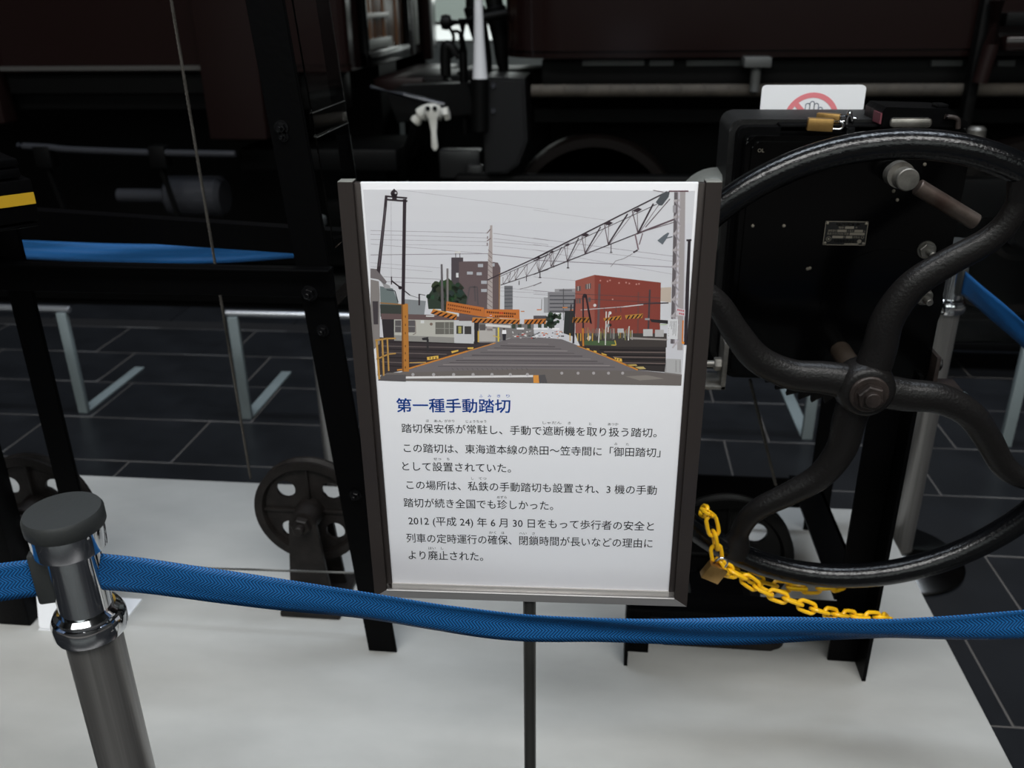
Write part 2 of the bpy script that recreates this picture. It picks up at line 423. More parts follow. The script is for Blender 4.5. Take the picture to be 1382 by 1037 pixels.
# coupler between cars
cp = thing('coupler', 'dark automatic coupler and drawgear between the two carriages', 'coupler', (-.7, 4.6, .8))
MB().box(-1.0, -.72, 4.45, 4.95, .84, 1.0, .02).build('coupler_head', under, cp)
MB().box(-.76, -.30, 4.5, 4.9, .86, 1.02, .03).build('coupler_head', under, cp)
MB().tube([at(500, 118, Y=4.1), at(545, 128, Y=4.1), at(600, 142, Y=4.1)], .012).build('uncoupling_rod', under_shine, cp)
MB().prism([(-1.05, .93), (-.98, .97), (-.66, .98), (-.62, .84), (-1.0, .80)], 'y', 4.25, 4.4, .008).build('drawgear_plate', under, cp)
MB().box(-.80, -.60, 4.2, 4.3, .55, .68, .01).box(-.66, -.58, 4.16, 4.2, .5, .62, .01).build('junction_block', mat('dark_grey_cast', (.012, .012, .012), .35), cp)
MB().box(-1.18, -.32, 5.17, 5.4, -.05, .84, .02).build('gap_blackout_block', under, cp)  # hidden black block added to keep the gap under the coupler dark
# big dark casting right of the white staff
cb = thing('buffer_casting', 'large dark rounded casting on the right carriage corner beside the white staff', 'casting', (-.45, 4.05, .6))
a = [at(x, y, Y=4.0) for x, y in ((652, 104), (708, 106), (712, 190), (700, 222), (684, 234), (655, 234))]
MB().prism([(q.x, q.z) for q in a], 'y', 3.98, 4.35, .012).build('casting_body', mat('casting_grey', (.006, .006, .0065), .45, bump=.3, spec=.25), cb)
for y in (116, 150):
    q = at(666, y, Y=3.98); MB().hexnut(q, (0, -1, 0), .012, .012).build('bolt', under_shine, cb)
# jumper hoses, pipe stand
jh = thing('hose_stand', 'black bent pipe with valve knobs standing between the carriages', 'pipe', (-.68, 4.2, .9))
Yh = 4.3
MB().tube([at(603, 32, Y=Yh), at(640, 26, Y=Yh), at(690, 17, Y=Yh), at(672, 20, Y=Yh)][:3], .022, 10).build('cross_pipe', under, jh)
MB().tube([at(624, 25, Y=Yh), at(625, 70, Y=Yh), at(628, 180, Y=Yh)], .02, 10).build('upright_pipe', under, jh)
MB().lathe([(.0, -.03), (.03, -.02), (.034, 0), (.03, .02), (0, .03)], at(602, 30, Y=Yh), (1, 0, 0), 16).build('knob', under, jh)
MB().tube(catmull([at(606, 36, Y=Yh), at(612, 48, Y=Yh), at(612, 62, Y=Yh), at(618, 80, Y=Yh)]), .008).tube(catmull([at(610, 42, Y=Yh), at(620, 44, Y=Yh), at(622, 60, Y=Yh)]), .008).build('hook_chain', under, jh)
for (a_, nm) in (((600, 70), 0),):
    MB().tube(catmull([at(602, 108, Y=Yh), at(601, 75, Y=Yh), at(603, 62, Y=Yh), at(610, 66, Y=Yh), at(615, 76, Y=Yh)]), .026, 12).build('hose_stub', under, jh)
for (x0, x1, lab) in ((634, 653, 'black rubber hose hanging left, just behind the white staff'), (662, 677, 'black rubber hose hanging right of the white staff')):
    dx = x0-634
    pts = catmull([at(640+dx*.9, -6, Y=4.42), at(640+dx, 8, Y=4.42), at(643+dx, 26, Y=4.42), at(649+dx*.95, 52, Y=4.42), at(655+dx*.8, 78, Y=4.42), at(658+dx*.8, 96, Y=4.42)])
    n_ = len(pts); rr_ = [.04 if i < n_*.2 else .052-.03*(i/n_-.2) if i < n_*.5 else .043-.042*(i/n_-.5) for i in range(n_)]
    MB().tube(pts, rr_, 14).build('jumper_hose', under, None, lab, 'hose', 'jumper hoses between the carriages')
ws = thing('white_staff', 'tapered white staff standing in a black socket between the carriages', 'pole', (-.56, 3.95, .8))
q0 = at(648, 106, Y=3.95); q1 = at(648, 50, Y=3.95)
MB().lathe([(.033, 0), (.03, .03), (.022, .16), (.018, .3), (.018, 1.0), (0, 1.0)], q0, (0, 0, 1), 20).build('staff', mat('white_staff_paint', rgb(196, 196, 198), .45), ws)
MB().cyl(at(648, 178, Y=3.95), (q0.x, 3.95, q0.z+.0), .036, .036, 20, bev=.004).build('socket', under, ws)
# white angle cock
ac = thing('air_hose_cock', 'off-white brake hose valve with a long hanging lever', 'valve', tuple(at(583, 155, Y=3.9)))
c = at(584, 150, Y=3.9)
MB().tube(catmull([at(560, 166, Y=3.92), at(570, 154, Y=3.92), at(584, 150, Y=3.92), at(598, 156, Y=3.92)]), [.02]*5+[.033]*9+[.026]*5, 14).build('valve_body', off_white, ac)
MB().lathe([(.024, 0), (.026, .01), (.024, .02)], at(560, 165, Y=3.92), (at(566, 158, Y=3.92)-at(560, 165, Y=3.92)), 16).build('collar', off_white, ac)
MB().hexnut(at(600, 154, Y=3.9), (1, 0, .2), .03, .02).build('nut', off_white, ac)
h0 = at(583, 142, Y=3.86); h1 = at(587, 203, Y=3.86)
m_ = MB(); pts = [h0, h0.lerp(h1, .12), h0.lerp(h1, .3), h0.lerp(h1, .6), h0.lerp(h1, .93), h1]
m_.tube(pts, [.034, .040, .020, .012, .015, .006], 14, flat=.45, fdir=(0, 1, 0)).build('lever', mat('lever_white', rgb(200, 199, 192), .4), ac)
for s_ in (-1, 1):
    MB().lathe([(.0, 0), (.010, 0), (.010, .004), (0, .004)], h0.lerp(h1, .06)+Vector((s_*.015, -.018, 0)), (0, -1, 0), 12).build('lever_hole', under, ac, 'dark recess')
MB().tube(catmull([at(562, 166, Y=3.94), at(556, 190, Y=4.0), at(548, 215, Y=4.1), at(545, 240, Y=4.2)]), .024, 12).build('hose', under, ac)
# right car details
LZ = at(716, 123, Y=4.02).z
MB().cyl((-.34, 4.02, LZ), (1.9, 4.02, LZ), .027, .027, 16).build('lagged_pipe', beige_wrap, RC, 'dusty beige lagged pipe')
for i in range(22):
    x = -.3+i*.1
    MB().lathe([(.0275, 0), (.0292, .004), (.0275, .008)], (x, 4.02, LZ), (1, 0, 0), 16, caps=False).build('lagging_band', beige_wrap, RC)
MB().box(-.35, 8, 4.3, 4.4, .80, .86).build('frame_rail', under, RC)
for (a0, a1) in ((786, 870), (878, 910), (928, 1005), (1262, 1304), (1352, 1376)):
    q = at(a0, 78, Y=4.05); q2 = at(a1, 78, Y=4.05)
    MB().box(q.x, q2.x, 4.08, 4.14, q.z-.035, q.z-.012).build('wall_glimpse_strip', mat('dull_underbody_grey', (.06, .062, .06), .5), RC, 'grey strip standing for wall glimpsed through the gap')  # grey bars added in place of glimpses of the wall behind
q = at(1024, 84, Y=3.95)
MB().box(q.x-.06, q.x+.05, 3.93, 4.05, q.z-.02, q.z+.02, .004).cyl((q.x-.005, 3.97, q.z-.12), (q.x-.005, 3.97, q.z), .02, .022, 14, bev=.003).build('drop_bolt', MATS['dull_underbody_grey'], RC, 'grey bolt hanging from bracket')
# wheel and bogie
wc = at(800, 190, Y=4.2); wz = .345
def train_wheel(x, car_):
    t = None
    t = MB().lathe([(.40, -.03), (.41, .0), (.41, .1), (.36, .11), (.34, .06), (.20, .05), (.12, .06), (.12, -.04), (.2, -.01), (.34, -.01), (.36, -.03)], (x, 4.2, wz), (0, 1, 0), 56).build('running_wheel', mat('wheel_dark', (.005, .0036, .0032), .5, spec=.15), car_)
    MB().lathe([(0, -.12), (.07, -.12), (.09, -.1), (.09, 0), (0, 0)], (x, 4.2, wz), (0, 1, 0), 28).build('axle_box', under, t)
train_wheel(-.06, RC)
train_wheel(1.9, RC)
MB().box(-.7, 2.6, 4.03, 4.1, .42, .6, .02).build('bogie_frame', under, RC)
# far right maroon handrail and steps
MB().tube([at(1346, 0, Y=3.9), at(1338, 60, Y=3.9), at(1322, 112, Y=3.9)], .03, 12).build('handrail', maroon_matt, RC)
q = at(1352, 58, Y=3.9)
MB().box(q.x, q.x+.5, 3.86, 3.98, q.z-.03, q.z+.025, .012).build('step_board', maroon, RC)
MB().box(q.x, q.x+.5, 3.9, 3.98, q.z+.06, q.z+.11, .004).build('step_board', under, RC)
MB().box(at(1310, 60, Y=4).x, at(1325, 60, Y=4).x, 3.94, 4.0, .5, 1.4, .01).build('corner_post', under, RC)
q = at(1318, 178, Y=3.9)
MB().cyl((q.x, 3.9, q.z-.1), (q.x, 3.9, q.z+.02), .035, .035, 16, bev=.01).build('steel_fitting', steel, RC, 'pale steel fitting')

# ================================================================== LOW FLOOR RAILS
def low_rail(x0, x1, xl, xr, lab):
    t = thing('low_barrier_rail', lab, 'barrier', (xl if xl is not None else xr, 2.66, 0), 'low aluminium barriers beside the track')
    z = .385
    MB().cyl((x0, 2.66, z), (x1, 2.66, z), .012, .012, 16, bev=.003).build('top_tube', alu_rail, t, 'bright aluminium tube')
    for x in (xl, xr):
        if x is None: continue
        MB().box(x-.017, x+.017, 2.645, 2.665, 0, z-.01, .002).build('leg', grey_leg, t)
        MB().box(x-.02, x+.02, 2.665, 3.06, 0, .008, .002).build('foot', grey_leg, t)
low_rail(-2.9, -1.80, -2.85, -1.83, 'low metal barrier at far left, running out of the frame behind the tall post')
low_rail(-1.25, -.14, -1.225, -.16, 'low metal barrier with L-shaped foot, seen just left of the leaning gate post')
low_rail(-.02, .70, 0, .68, 'low metal barrier seen below the gear teeth behind the handwheel')
low_rail(1.285, 2.4, 1.30, 2.36, 'low metal barrier at the far right edge behind the handwheel')

# ================================================================== BELT POSTS
def belt_post(x, y, lab, first=None):
    t = thing('belt_post', lab, 'post', (x, y, 0), 'retractable belt posts')
    def L(prof, n=48): return MB().lathe(prof, (x, y, 0), (0, 0, 1), n)
    L([(0, 0), (.16, 0), (.16, .006), (.155, .01), (.04, .03), (.034, .035), (0, .035)]).build('base', mat('dark_polished_base', (.09, .088, .085), .22, metal=1), t)
    L([(0, .03), (.031, .03), (.031, .69), (0, .69)]).build('tube', brushed, t)
    L([(.031, .672), (.0385, .674), (.040, .679), (.040, .692), (.038, .697), (.034, .6985), (.034, .701), (.0355, .702), (.031, .706), (0, .706)]).build('lower_collar', chrome, t)
    L([(0, .70), (.0285, .70), (.0285, .80), (0, .80)]).build('head_sleeve', chrome, t)
    L([(0, .786), (.0375, .786), (.0385, .788), (.0385, .813), (0, .813)]).build('upper_collar', chrome, t)
    L([(0, .8125), (.040, .8125), (.0412, .815), (.0412, .829), (.039, .833), (0, .834)]).build('cap', rubber, t, 'flat black rubber cap')
    return t
def clip(t, x, y, z, dx, dy):
    d = Vector((dx, dy, 0)).normalized()
    p = Vector((x, y, z))+d*.031
    MB().obox(p-Vector((0, 0, .033)), p+Vector((0, 0, .033)), .016, .022, up=d, bev=.004).build('belt_clip', rubber, t)
NX, NY = -.572, .755
bp0 = belt_post(NX, NY, 'nearest belt post with flat black cap and chrome collars, at the lower left')
clip(bp0, NX-.004, NY, .752, -1, -.35)
FX, FY = .785, 2.19
q = at(1270, 470, Y=2.0)
def belt(path, tilts, wd, lab, group='blue barrier belts', widths=None):
    """path: centre points; tilts: lean of the face in radians"""
    P = catmull(path, 10); n = len(P); bm = bmesh.new(); uvl = bm.loops.layers.uv.new('UVMap')
    K = 6; rowsv = []; s = 0; us = []
    for i, p in enumerate(P):
        if i: s += (P[i]-P[i-1]).length
        us.append(s)
        t = i/(n-1)*(len(tilts)-1); k0 = min(int(t), len(tilts)-2); a = tilts[k0]+(tilts[k0+1]-tilts[k0])*(t-k0)
        d = (P[min(i+1, n-1)]-P[max(i-1, 0)]).normalized()
        side = Vector((d.y, -d.x, 0)).normalized()
        up = Vector((0, 0, 1))*math.cos(a)+side*math.sin(a); up = (up-d*up.dot(d)).normalized()
        nrm = d.cross(up)
        row = []
        for k in range(K+1):
            v = k/K-.5
            curl = .003*math.sin(v*PI*2+s*9)*min(1, s*4) + .0015*math.sin(s*21+v*3)*min(1, s*4)
            row.append(bm.verts.new(p+up*wd*v+nrm*curl))
        rowsv.append(row)
    for i in range(n-1):
        for k in range(K):
            f = bm.faces.new([rowsv[i][k], rowsv[i+1][k], rowsv[i+1][k+1], rowsv[i][k+1]]); f.smooth = True
            for lp, (a_, b_) in zip(f.loops, ((us[i], k), (us[i+1], k), (us[i+1], k+1), (us[i], k+1))):
                lp[uvl].uv = (a_, b_/K*wd)
    me = bpy.data.meshes.new('barrier_belt'); bm.to_mesh(me); bm.free(); me.materials.append(webbing)
    o = bpy.data.objects.new('barrier_belt', me); COL.objects.link(o)
    md = o.modifiers.new('thick', 'SOLIDIFY'); md.thickness = .0012; md.offset = 0
    return mark(o, lab, 'belt', group)
def bc(x, yt, yb, Y): return at(x, (yt+yb)/2, Y=Y)
belt([(NX+.028, NY-.004, .758), bc(200, 752, 805, .765), bc(300, 769, 818, .78), bc(400, 786, 830, .79), bc(500, 801, 839, .80), bc(600, 816, 852, .81), bc(700, 828, 862, .82), bc(800, 832, 864, .82),
      bc(900, 835, 868, .82), bc(1000, 838, 868, .82), bc(1100, 838, 867, .82), bc(1200, 838, 866, .82), bc(1382, 827, 861, .82), (.78, .84, .745)],
     [.0, .0, .05, .12, .18, .25, .25, .25, .22, .25, .35, .4, .25, 0], .047, 'near blue webbing belt sagging in front of the board pole')
belt([(NX-.042, NY-.014, .752), (-.70, .715, .75), (-.9, .65, .745), (-1.6, .55, .75)], [0, 0, .05, 0], .048, 'short run of blue belt leaving the nearest post at the left edge')
bp3 = belt_post(.80, .845, 'belt post just outside the frame at lower right')

# far posts
fb = belt_post(.775, 1.985, 'far right belt post, steel tube seen right of the black machine box')
clip(fb, .775, 1.985, .752, .3, -1)
fb2 = belt_post(-.745, 2.14, 'far belt post glimpsed between the gate frame and the board')
clip(fb2, -.745, 2.14, .752, -1, 0)
belt([(.785, 1.95, .752), (.80, 1.75, .735), (.81, 1.5, .722), (.81, 1.2, .725), (.80, .88, .745)], [0, .1, .1, .1, 0], .05, 'far blue belt slanting to the right edge behind the handwheel')
belt([(-.79, 2.14, .752), (-1.0, 2.14, .735), (-1.3, 2.14, .73), (-1.7, 2.14, .74), (-2.3, 2.14, .75)], [0, .1, .2, .1, 0], .05, 'far blue belt showing between the two crossbars at left')

# ================================================================== TALL GATE FRAME (left)
gf = thing('gate_tower_frame', 'tall black steel gate frame of leaning and upright posts with crossbars', 'frame', (-.75, 1.42, PZ))
TOPZ = 2.6
def post_line(x_bot, x_13, z):   # x at height z along a straight post
    return x_bot+(x_13-x_bot)*(z-.10)/(1.335-.10)
def leaning(xb0, xb1, xt0, xt1, y0, y1, nm='post'):
    a0, a1 = post_line(xb0, xt0, TOPZ), post_line(xb1, xt1, TOPZ)
    return MB().prism([(xb0, PZ), (xb1, PZ), (a1, TOPZ), (a0, TOPZ)], 'y', y0, y1, .002).build(nm, black, gf)
leaning(-.459, -.400, -.554, -.493, 1.40, 1.408)                 # front leaning angle, face flange
MB().prism([(-.459, PZ), (-.452, PZ), (post_line(-.452, -.547, TOPZ), TOPZ), (post_line(-.459, -.554, TOPZ), TOPZ)], 'y', 1.408, 1.45).build('post_flange', black, gf)
leaning(-1.062, -1.012, -1.059, -1.012, 1.40, 1.408)
MB().box(-1.062, -1.055, 1.408, 1.45, PZ, TOPZ).build('post_flange', black, gf)
leaning(-.43, -.405, -.509, -.484, 1.60, 1.607)
MB().box(-1.6, -.455, 1.392, 1.399, .868, .922, .0015).build('crossbar', black, gf)
MB().box(-1.6, -.455, 1.37, 1.392, .918, .922, .001).build('crossbar_lip', black, gf)
MB().prism([(-1.6, .935), (-.60, .884), (-.30, .872), (-.30, .920), (-.60, .934), (-1.6, .987)], 'y', 1.61, 1.616, .001).build('crossbar', black, gf)
MB().prism([(-1.6, .983), (-.60, .930), (-.30, .916), (-.30, .920), (-.60, .934), (-1.6, .987)], 'y', 1.616, 1.64).build('crossbar_lip', black, gf)
MB().box(-1.3, -.5, 1.40, 1.46, TOPZ-.06, TOPZ).build('top_beam', black, gf)
for y in (1.43, 1.63): MB().box(-.56, -.52, 1.40, 1.70, 1.9, 1.94).build('tie_bar', black, gf)
MB().obox(at(446, 412, Y=1.56), at(470, 388, Y=1.56)+Vector((.06, 0, .06)), .018, .02).build('brace', dull_iron, gf)
# bolts
def bolt(px, py, Y, par, r=.012, m=black_iron, nm='bolt', out=.016):
    c = at(px, py, Y=Y)
    b = MB().lathe([(0, 0), (r*1.45, 0), (r*1.45, .002), (0, .002)], c, (0, -1, 0), 20)
    b.hexnut(c+Vector((0, -.002, 0)), (0, -1, 0), r, r*.8, .3).cyl(c+Vector((0, -.002, 0)), c+Vector((0, -out, 0)), r*.5, r*.46, 14, bev=.001)
    return b.build(nm, m, par)
bolt(418, 396, 1.391, gf, .0098, out=.018)
bolt(380, 172, 1.399, gf, .008); bolt(436, 446, 1.399, gf, .008); bolt(383, 184, 1.399, gf, .006)
bolt(480, 668, 1.399, gf, .008)
# acrylic guard between the front and rear leaning posts
ag = thing('acrylic_guard', 'clear acrylic sheet with a horizontal strip filling the side of the gate frame', 'panel', (-.49, 1.5, .9))
sl = (-.493+.400)/(1.235)
def agx(z): return -.400+sl*(z-.10)+.008
m_ = MB(); vs = []
for z in (.95, 2.4):
    for x_ in (0, .003):
        for y in (1.412, 1.598): vs.append(m_.bm.verts.new((agx(z)+x_, y, z)))
for q in ((0, 1, 3, 2), (4, 6, 7, 5), (0, 4, 5, 1), (2, 3, 7, 6), (0, 2, 6, 4), (1, 5, 7, 3)): m_._f([vs[i] for i in q])
m_.build('acrylic_sheet', acrylic, ag)
MB().box(agx(1.15)-.004, agx(1.15)+.0, 1.412, 1.598, 1.133, 1.168).build('acrylic_strip', acrylic, ag)
MB().box(agx(1.15)-.006, agx(1.15)+.001, 1.585, 1.598, 1.136, 1.15, .001).build('steel_clip', steel, ag)
aed = mat('acrylic_edge_glint', (.07, .07, .066), .3)  # pale bars paint the light caught along the acrylic edges
MB().obox((agx(.95)+.0015, 1.5985, .95), (agx(2.4)+.0015, 1.5985, 2.4), .0018, .0012).build('lit_edge', aed, ag)
for z_ in (1.131, 1.169): MB().box(agx(z_)-.001, agx(z_)+.004, 1.412, 1.598, z_, z_+.0009).build('strip_edge_glint', aed, ag)

# cables
cab = mat('wire_rope', (.06, .055, .048), .5, metal=.4, bump=1, bscale=500)
def rope(p0, p1, r, lab, m=None):
    p0 = Vector(p0); p1 = Vector(p1); b = MB(); n = int((p1-p0).length/.0035); x, y = frame_from(p1-p0)
    for k in range(3):
        pts = [p0.lerp(p1, i/n)+(x*math.cos(i*.9+k*2*PI/3)+y*math.sin(i*.9+k*2*PI/3))*r*.5 for i in range(n+1)]
        b.tube(pts, r*.55, 5)
    return b.build('wire_rope', m or cab, None, lab, 'cable')
rope((-.705, 1.5, .44), (-.735, 1.5, 2.55), .0028, 'thin upright wire rope hanging inside the tall gate frame')
rope(at(-60, 756, Y=1.46), at(520, 775, Y=1.46), .0026, 'thin level wire rope crossing in front of the spoked pulley', mat('rope_pale', (.1, .1, .095), .45, metal=.5))
q = at(1012, 512, Y=1.62); q2 = at(1047, 655, Y=1.62)
rope(q, (q2.x, 1.62, q2.z), .0035, 'dark wire rope dropping from the gear to the pulley behind the board')

# ================================================================== PULLEYS
def pulley(cx_, cy_, cz_, R, lab, bracket=True, th=.03, bx=0, m=None):
    dull_iron = m or MATS['dull_brown_black_iron']
    t = thing('cable_pulley', lab, 'pulley', (cx_, cy_, PZ), 'grooved cable pulleys on the slab')
    n = 60; b = MB()
    # grooved rim
    b.lathe([(R*.86, -th/2), (R, -th/2), (R, -th*.28), (R*.93, -.002), (R*.93, .002), (R, th*.28), (R, th/2), (R*.86, th/2), (R*.82, th*.2), (R*.82, -th*.2), (R*.86, -th/2)], (cx_, cy_, cz_), (0, 1, 0), n, caps=False)
    b.build('grooved_rim', dull_iron, t)
    # web with four round holes
    bm = bmesh.new(); hr = R*.17; seg = 12; M_ = 48
    def P(a, r, y): return Vector((cx_+r*math.cos(a), y, cz_+r*math.sin(a)))
    b = MB()
    for qd in range(4):
        ac_ = PI/4+qd*PI/2; hc = (R*.58)
        for yy in (cy_-.004, cy_+.004):
            # quad sector polygon ring around hole: connect hole circle to sector outline
            outl = []
            for i in range(24):
                a = 2*PI*i/24
                d = Vector((math.cos(a), math.sin(a)))
                # march outwards from hole centre until leaving the sector
                hx, hz = hc*math.cos(ac_), hc*math.sin(ac_); lo, hi = hr, R*1.2
                for _ in range(16):
                    mid = (lo+hi)/2; x = hx+d.x*mid; z = hz+d.y*mid
                    rr = math.hypot(x, z); an = (math.atan2(z, x)-ac_+PI) % (2*PI)-PI
                    if rr < R*.84 and rr > R*.2 and abs(an) < PI/4: lo = mid
                    else: hi = mid
                outl.append((hx+d.x*lo, hz+d.y*lo, hx+d.x*hr, hz+d.y*hr))
            A = [b.bm.verts.new((cx_+o[0], yy, cz_+o[1])) for o in outl]; B = [b.bm.verts.new((cx_+o[2], yy, cz_+o[3])) for o in outl]
            for i in range(24): b._f([A[i], A[(i+1) % 24], B[(i+1) % 24], B[i]])
            if yy < cy_: Bf = B
            else:
                for i in range(24): b._f([Bf[i], Bf[(i+1) % 24], B[(i+1) % 24], B[i]])
    bm.free()
    b.build('web', dull_iron, t)
    for qd in range(4):
        a = qd*PI/2; d = Vector((math.cos(a), 0, math.sin(a))); c = Vector((cx_, cy_, cz_))
        MB().obox(c+d*R*.2, c+d*R*.85, .007, .02, up=(0, 1, 0), bev=.002).build('rib', dull_iron, t)
    MB().lathe([(0, -.028), (R*.2, -.028), (R*.24, -.02), (R*.26, 0), (R*.24, .02), (0, .02)], (cx_, cy_, cz_), (0, 1, 0), 30).build('hub', dull_iron, t)
    if bracket:
        for sy, nm in ((-1, 'bracket'), (1, 'bracket')):
            y0 = cy_+(-.058 if sy < 0 else .034)
            w0, w1 = R*.24, R*.42
            poly = [(cx_-w1, PZ), (cx_+w1, PZ)]+[(cx_+w0*math.cos(a), cz_+w0*math.sin(a)) for a in [i*PI/12 for i in range(13)]]
            MB().prism(poly, 'y', y0-.005, y0+.005, .0015).build(nm, dull_iron, t)
        MB().cyl((cx_, cy_-.092, cz_), (cx_, cy_+.05, cz_), .011, .011, 18, bev=.002).cyl((cx_, cy_-.06, cz_), (cx_, cy_-.02, cz_), .026, .03, 24).hexnut((cx_, cy_-.063, cz_), (0, -1, 0), .021, .015, .2).build('axle', dull_iron, t)
        MB().box(cx_-R*.55+bx, cx_+R*.55+bx, cy_-.085, cy_+.075, PZ, PZ+.014, .004).build('foot_plate', dull_iron, t)
    return t
pulley(-.613, 1.575, .326, .122, 'spoked black pulley standing left of the leaning gate post')
pulley(-1.235, 1.56, .31, .128, 'black pulley cut by the left edge behind the nearest belt post')
q = at(978, 748, Y=1.68)
pulley(q.x, 1.68, q.z, .148, 'black pulley with round holes behind the lower right corner of the board', m=mat('black_pulley_paint', (.004, .004, .004), .3, bump=.3, spec=.3))
# yellow striped equipment at far left
ye = thing('striped_gearbox', 'black steel gear box with a yellow stripe at the left edge', 'box', (-1.02, 1.25, 1.0))
A_ = Vector((-.855, 1.24, 0)); dr = Vector((-.67, -.74, 0)).normalized(); nr = Vector((-dr.y, dr.x, 0)); nr = nr if nr.x < 0 else -nr
def ybox(z0, z1, ext, dep, m, nm, bev=.003):
    c0 = A_-dr*ext; c1 = A_+dr*.40
    p0 = c0+nr*dep/2; p1 = c1+nr*dep/2
    MB().obox(Vector((p0.x, p0.y, (z0+z1)/2)), Vector((p1.x, p1.y, (z0+z1)/2)), dep, z1-z0, up=(0, 0, 1), bev=bev).build(nm, m, ye)
ybox(1.032, 1.095, .0, .15, black, 'body'); 
p0 = A_-dr*-.001-nr*.0012; p1 = A_+dr*.39-nr*.0012
MB().obox(Vector((p0.x, p0.y, 1.0665)), Vector((p1.x, p1.y, 1.0665)), .002, .017, up=(0, 0, 1)).build('yellow_stripe', yellow_tape, ye, 'yellow stripe')
ybox(1.098, 1.112, -.012, .12, black, 'lid'); ybox(1.114, 1.126, -.012, .13, black, 'cover'); ybox(1.024, 1.029, -.004, .155, black_gloss, 'bottom_flange', .001)
MB().box(-1.29, -1.21, 1.41, 1.47, PZ, 1.02, .004).build('pedestal', black, ye)
MB().box(-1.29, -1.05, 1.10, 1.47, .985, 1.024, .004).build('support_arm', black, ye)

# ================================================================== HANDWHEEL MACHINE
hm = thing('gate_winding_machine', 'black cabinet machine with large four-spoke handwheel on a steel stand', 'machine', (.38, 1.5, PZ))
# stand
def angle_post(x, y, sx, sy, z0, z1, wx=.055, wy=.055, th=.007, nm='stand_post'):
    x0, x1 = sorted((x, x+sx*wx)); y0, y1 = sorted((y, y+sy*th)); b = MB().box(x0, x1, y0, y1, z0, z1)
    x0, x1 = sorted((x, x+sx*th)); y0, y1 = sorted((y, y+sy*wy)); b.box(x0, x1, y0, y1, z0, z1)
    return b.build(nm, black, hm)
angle_post(.535, 1.465, -1, -1, PZ, .75, .06, .062)
angle_post(.065, 1.455, 1, -1, PZ, .75, .05, .05)
angle_post(.575, 1.94, -1, 1, PZ, .75, .055, .05)
angle_post(.065, 1.94, 1, 1, PZ, .75)
MB().box(.07, .53, 1.455, 1.462, .185, .245, .001).build('stand_rail', black, hm)
MB().box(.07, .53, 1.40, 1.455, .24, .246, .001).build('stand_rail_flange', black, hm)
MB().box(.07, .53, 1.462, 1.50, .185, .191).build('stand_rail_flange', black, hm)
MB().box(.529, .536, 1.465, 1.95, .19, .25).box(.47, .536, 1.465, 1.95, .244, .25).build('side_rail', black, hm)
MB().box(.07, .57, 1.93, 1.937, .17, .25).build('stand_rail', black, hm)
MB().box(.07, .545, 1.53, 1.90, .70, .725, .002).build('stand_top', black, hm)
# base plate with bolts
bpz = thing('base_plate', 'rounded black iron base plate bolted to the slab under the machine', 'plate', (.26, 1.53, PZ))
out = []
for (x, y, a0) in ((.365, 1.505, -PI/2), (.365, 1.59, 0), (.15, 1.59, PI/2), (.15, 1.505, PI)):
    for i in range(6):
        a = a0+i*PI/10; out.append((x+.03*math.cos(a), y+.03*math.sin(a)))
MB().prism(out, 'z', PZ, PZ+.022, .004).build('plate', dull_iron, bpz)
for x in (.165, .345):
    MB().hexnut((x, 1.51, PZ+.022), (0, 0, 1), .017, .014).cyl((x, 1.51, PZ+.022), (x, 1.51, PZ+.06), .009, .009, 14, bev=.001).build('anchor_bolt', black_iron, bpz)
MB().box(.2, .31, 1.52, 1.6, PZ+.022, PZ+.1, .004).build('pedestal', black, bpz)
# cabinet
def rrect(x0, x1, z0, z1, r, n=6):
    o = []
    for cx_, cz_, a0 in ((x1-r, z0+r, -PI/2), (x1-r, z1-r, 0), (x0+r, z1-r, PI/2), (x0+r, z0+r, PI)):
        for i in range(n+1):
            a = a0+i*PI/2/n; o.append((cx_+r*math.cos(a), cz_+r*math.sin(a)))
    return o
cab_ = MB().prism(rrect(.196, .565, .728, 1.150, .02), 'y', 1.50, 1.64, .004).build('cabinet_back', mat('black_worn_top', (.006, .006, .006), .55, bump=.5, bscale=120, spec=.3), hm)
MB().prism(rrect(.206, .556, .735, 1.142, .014), 'y', 1.47, 1.50, .002).build('cabinet_gasket', black, hm)
MB().prism(rrect(.214, .548, .729, 1.134, .012), 'y', 1.425, 1.47, .003).build('cabinet_door', black_gloss, hm)
MB().prism(rrect(.222, .540, .737, 1.126, .010), 'y', 1.419, 1.425, .002).build('door_panel', black_gloss, hm)
MB().lathe([(.0, 0), (.092, 0), (.096, -.004), (.0, -.004)][::1], (.452, 1.4215, .865), (0, 1, 0), 48).build('round_cover', black_gloss, hm)
for px, py in ((1213, 221), (1248, 222), (1206, 258), (1211, 270), (1016, 305), (1058, 305), (1093, 362), (1090, 363)):
    c = at(px, py, Y=1.4185); MB().lathe([(0, 0), (.0028, 0), (.0022, -.0012), (0, -.0015)], c, (0, 1, 0), 12).build('rivet', plate_metal, hm)
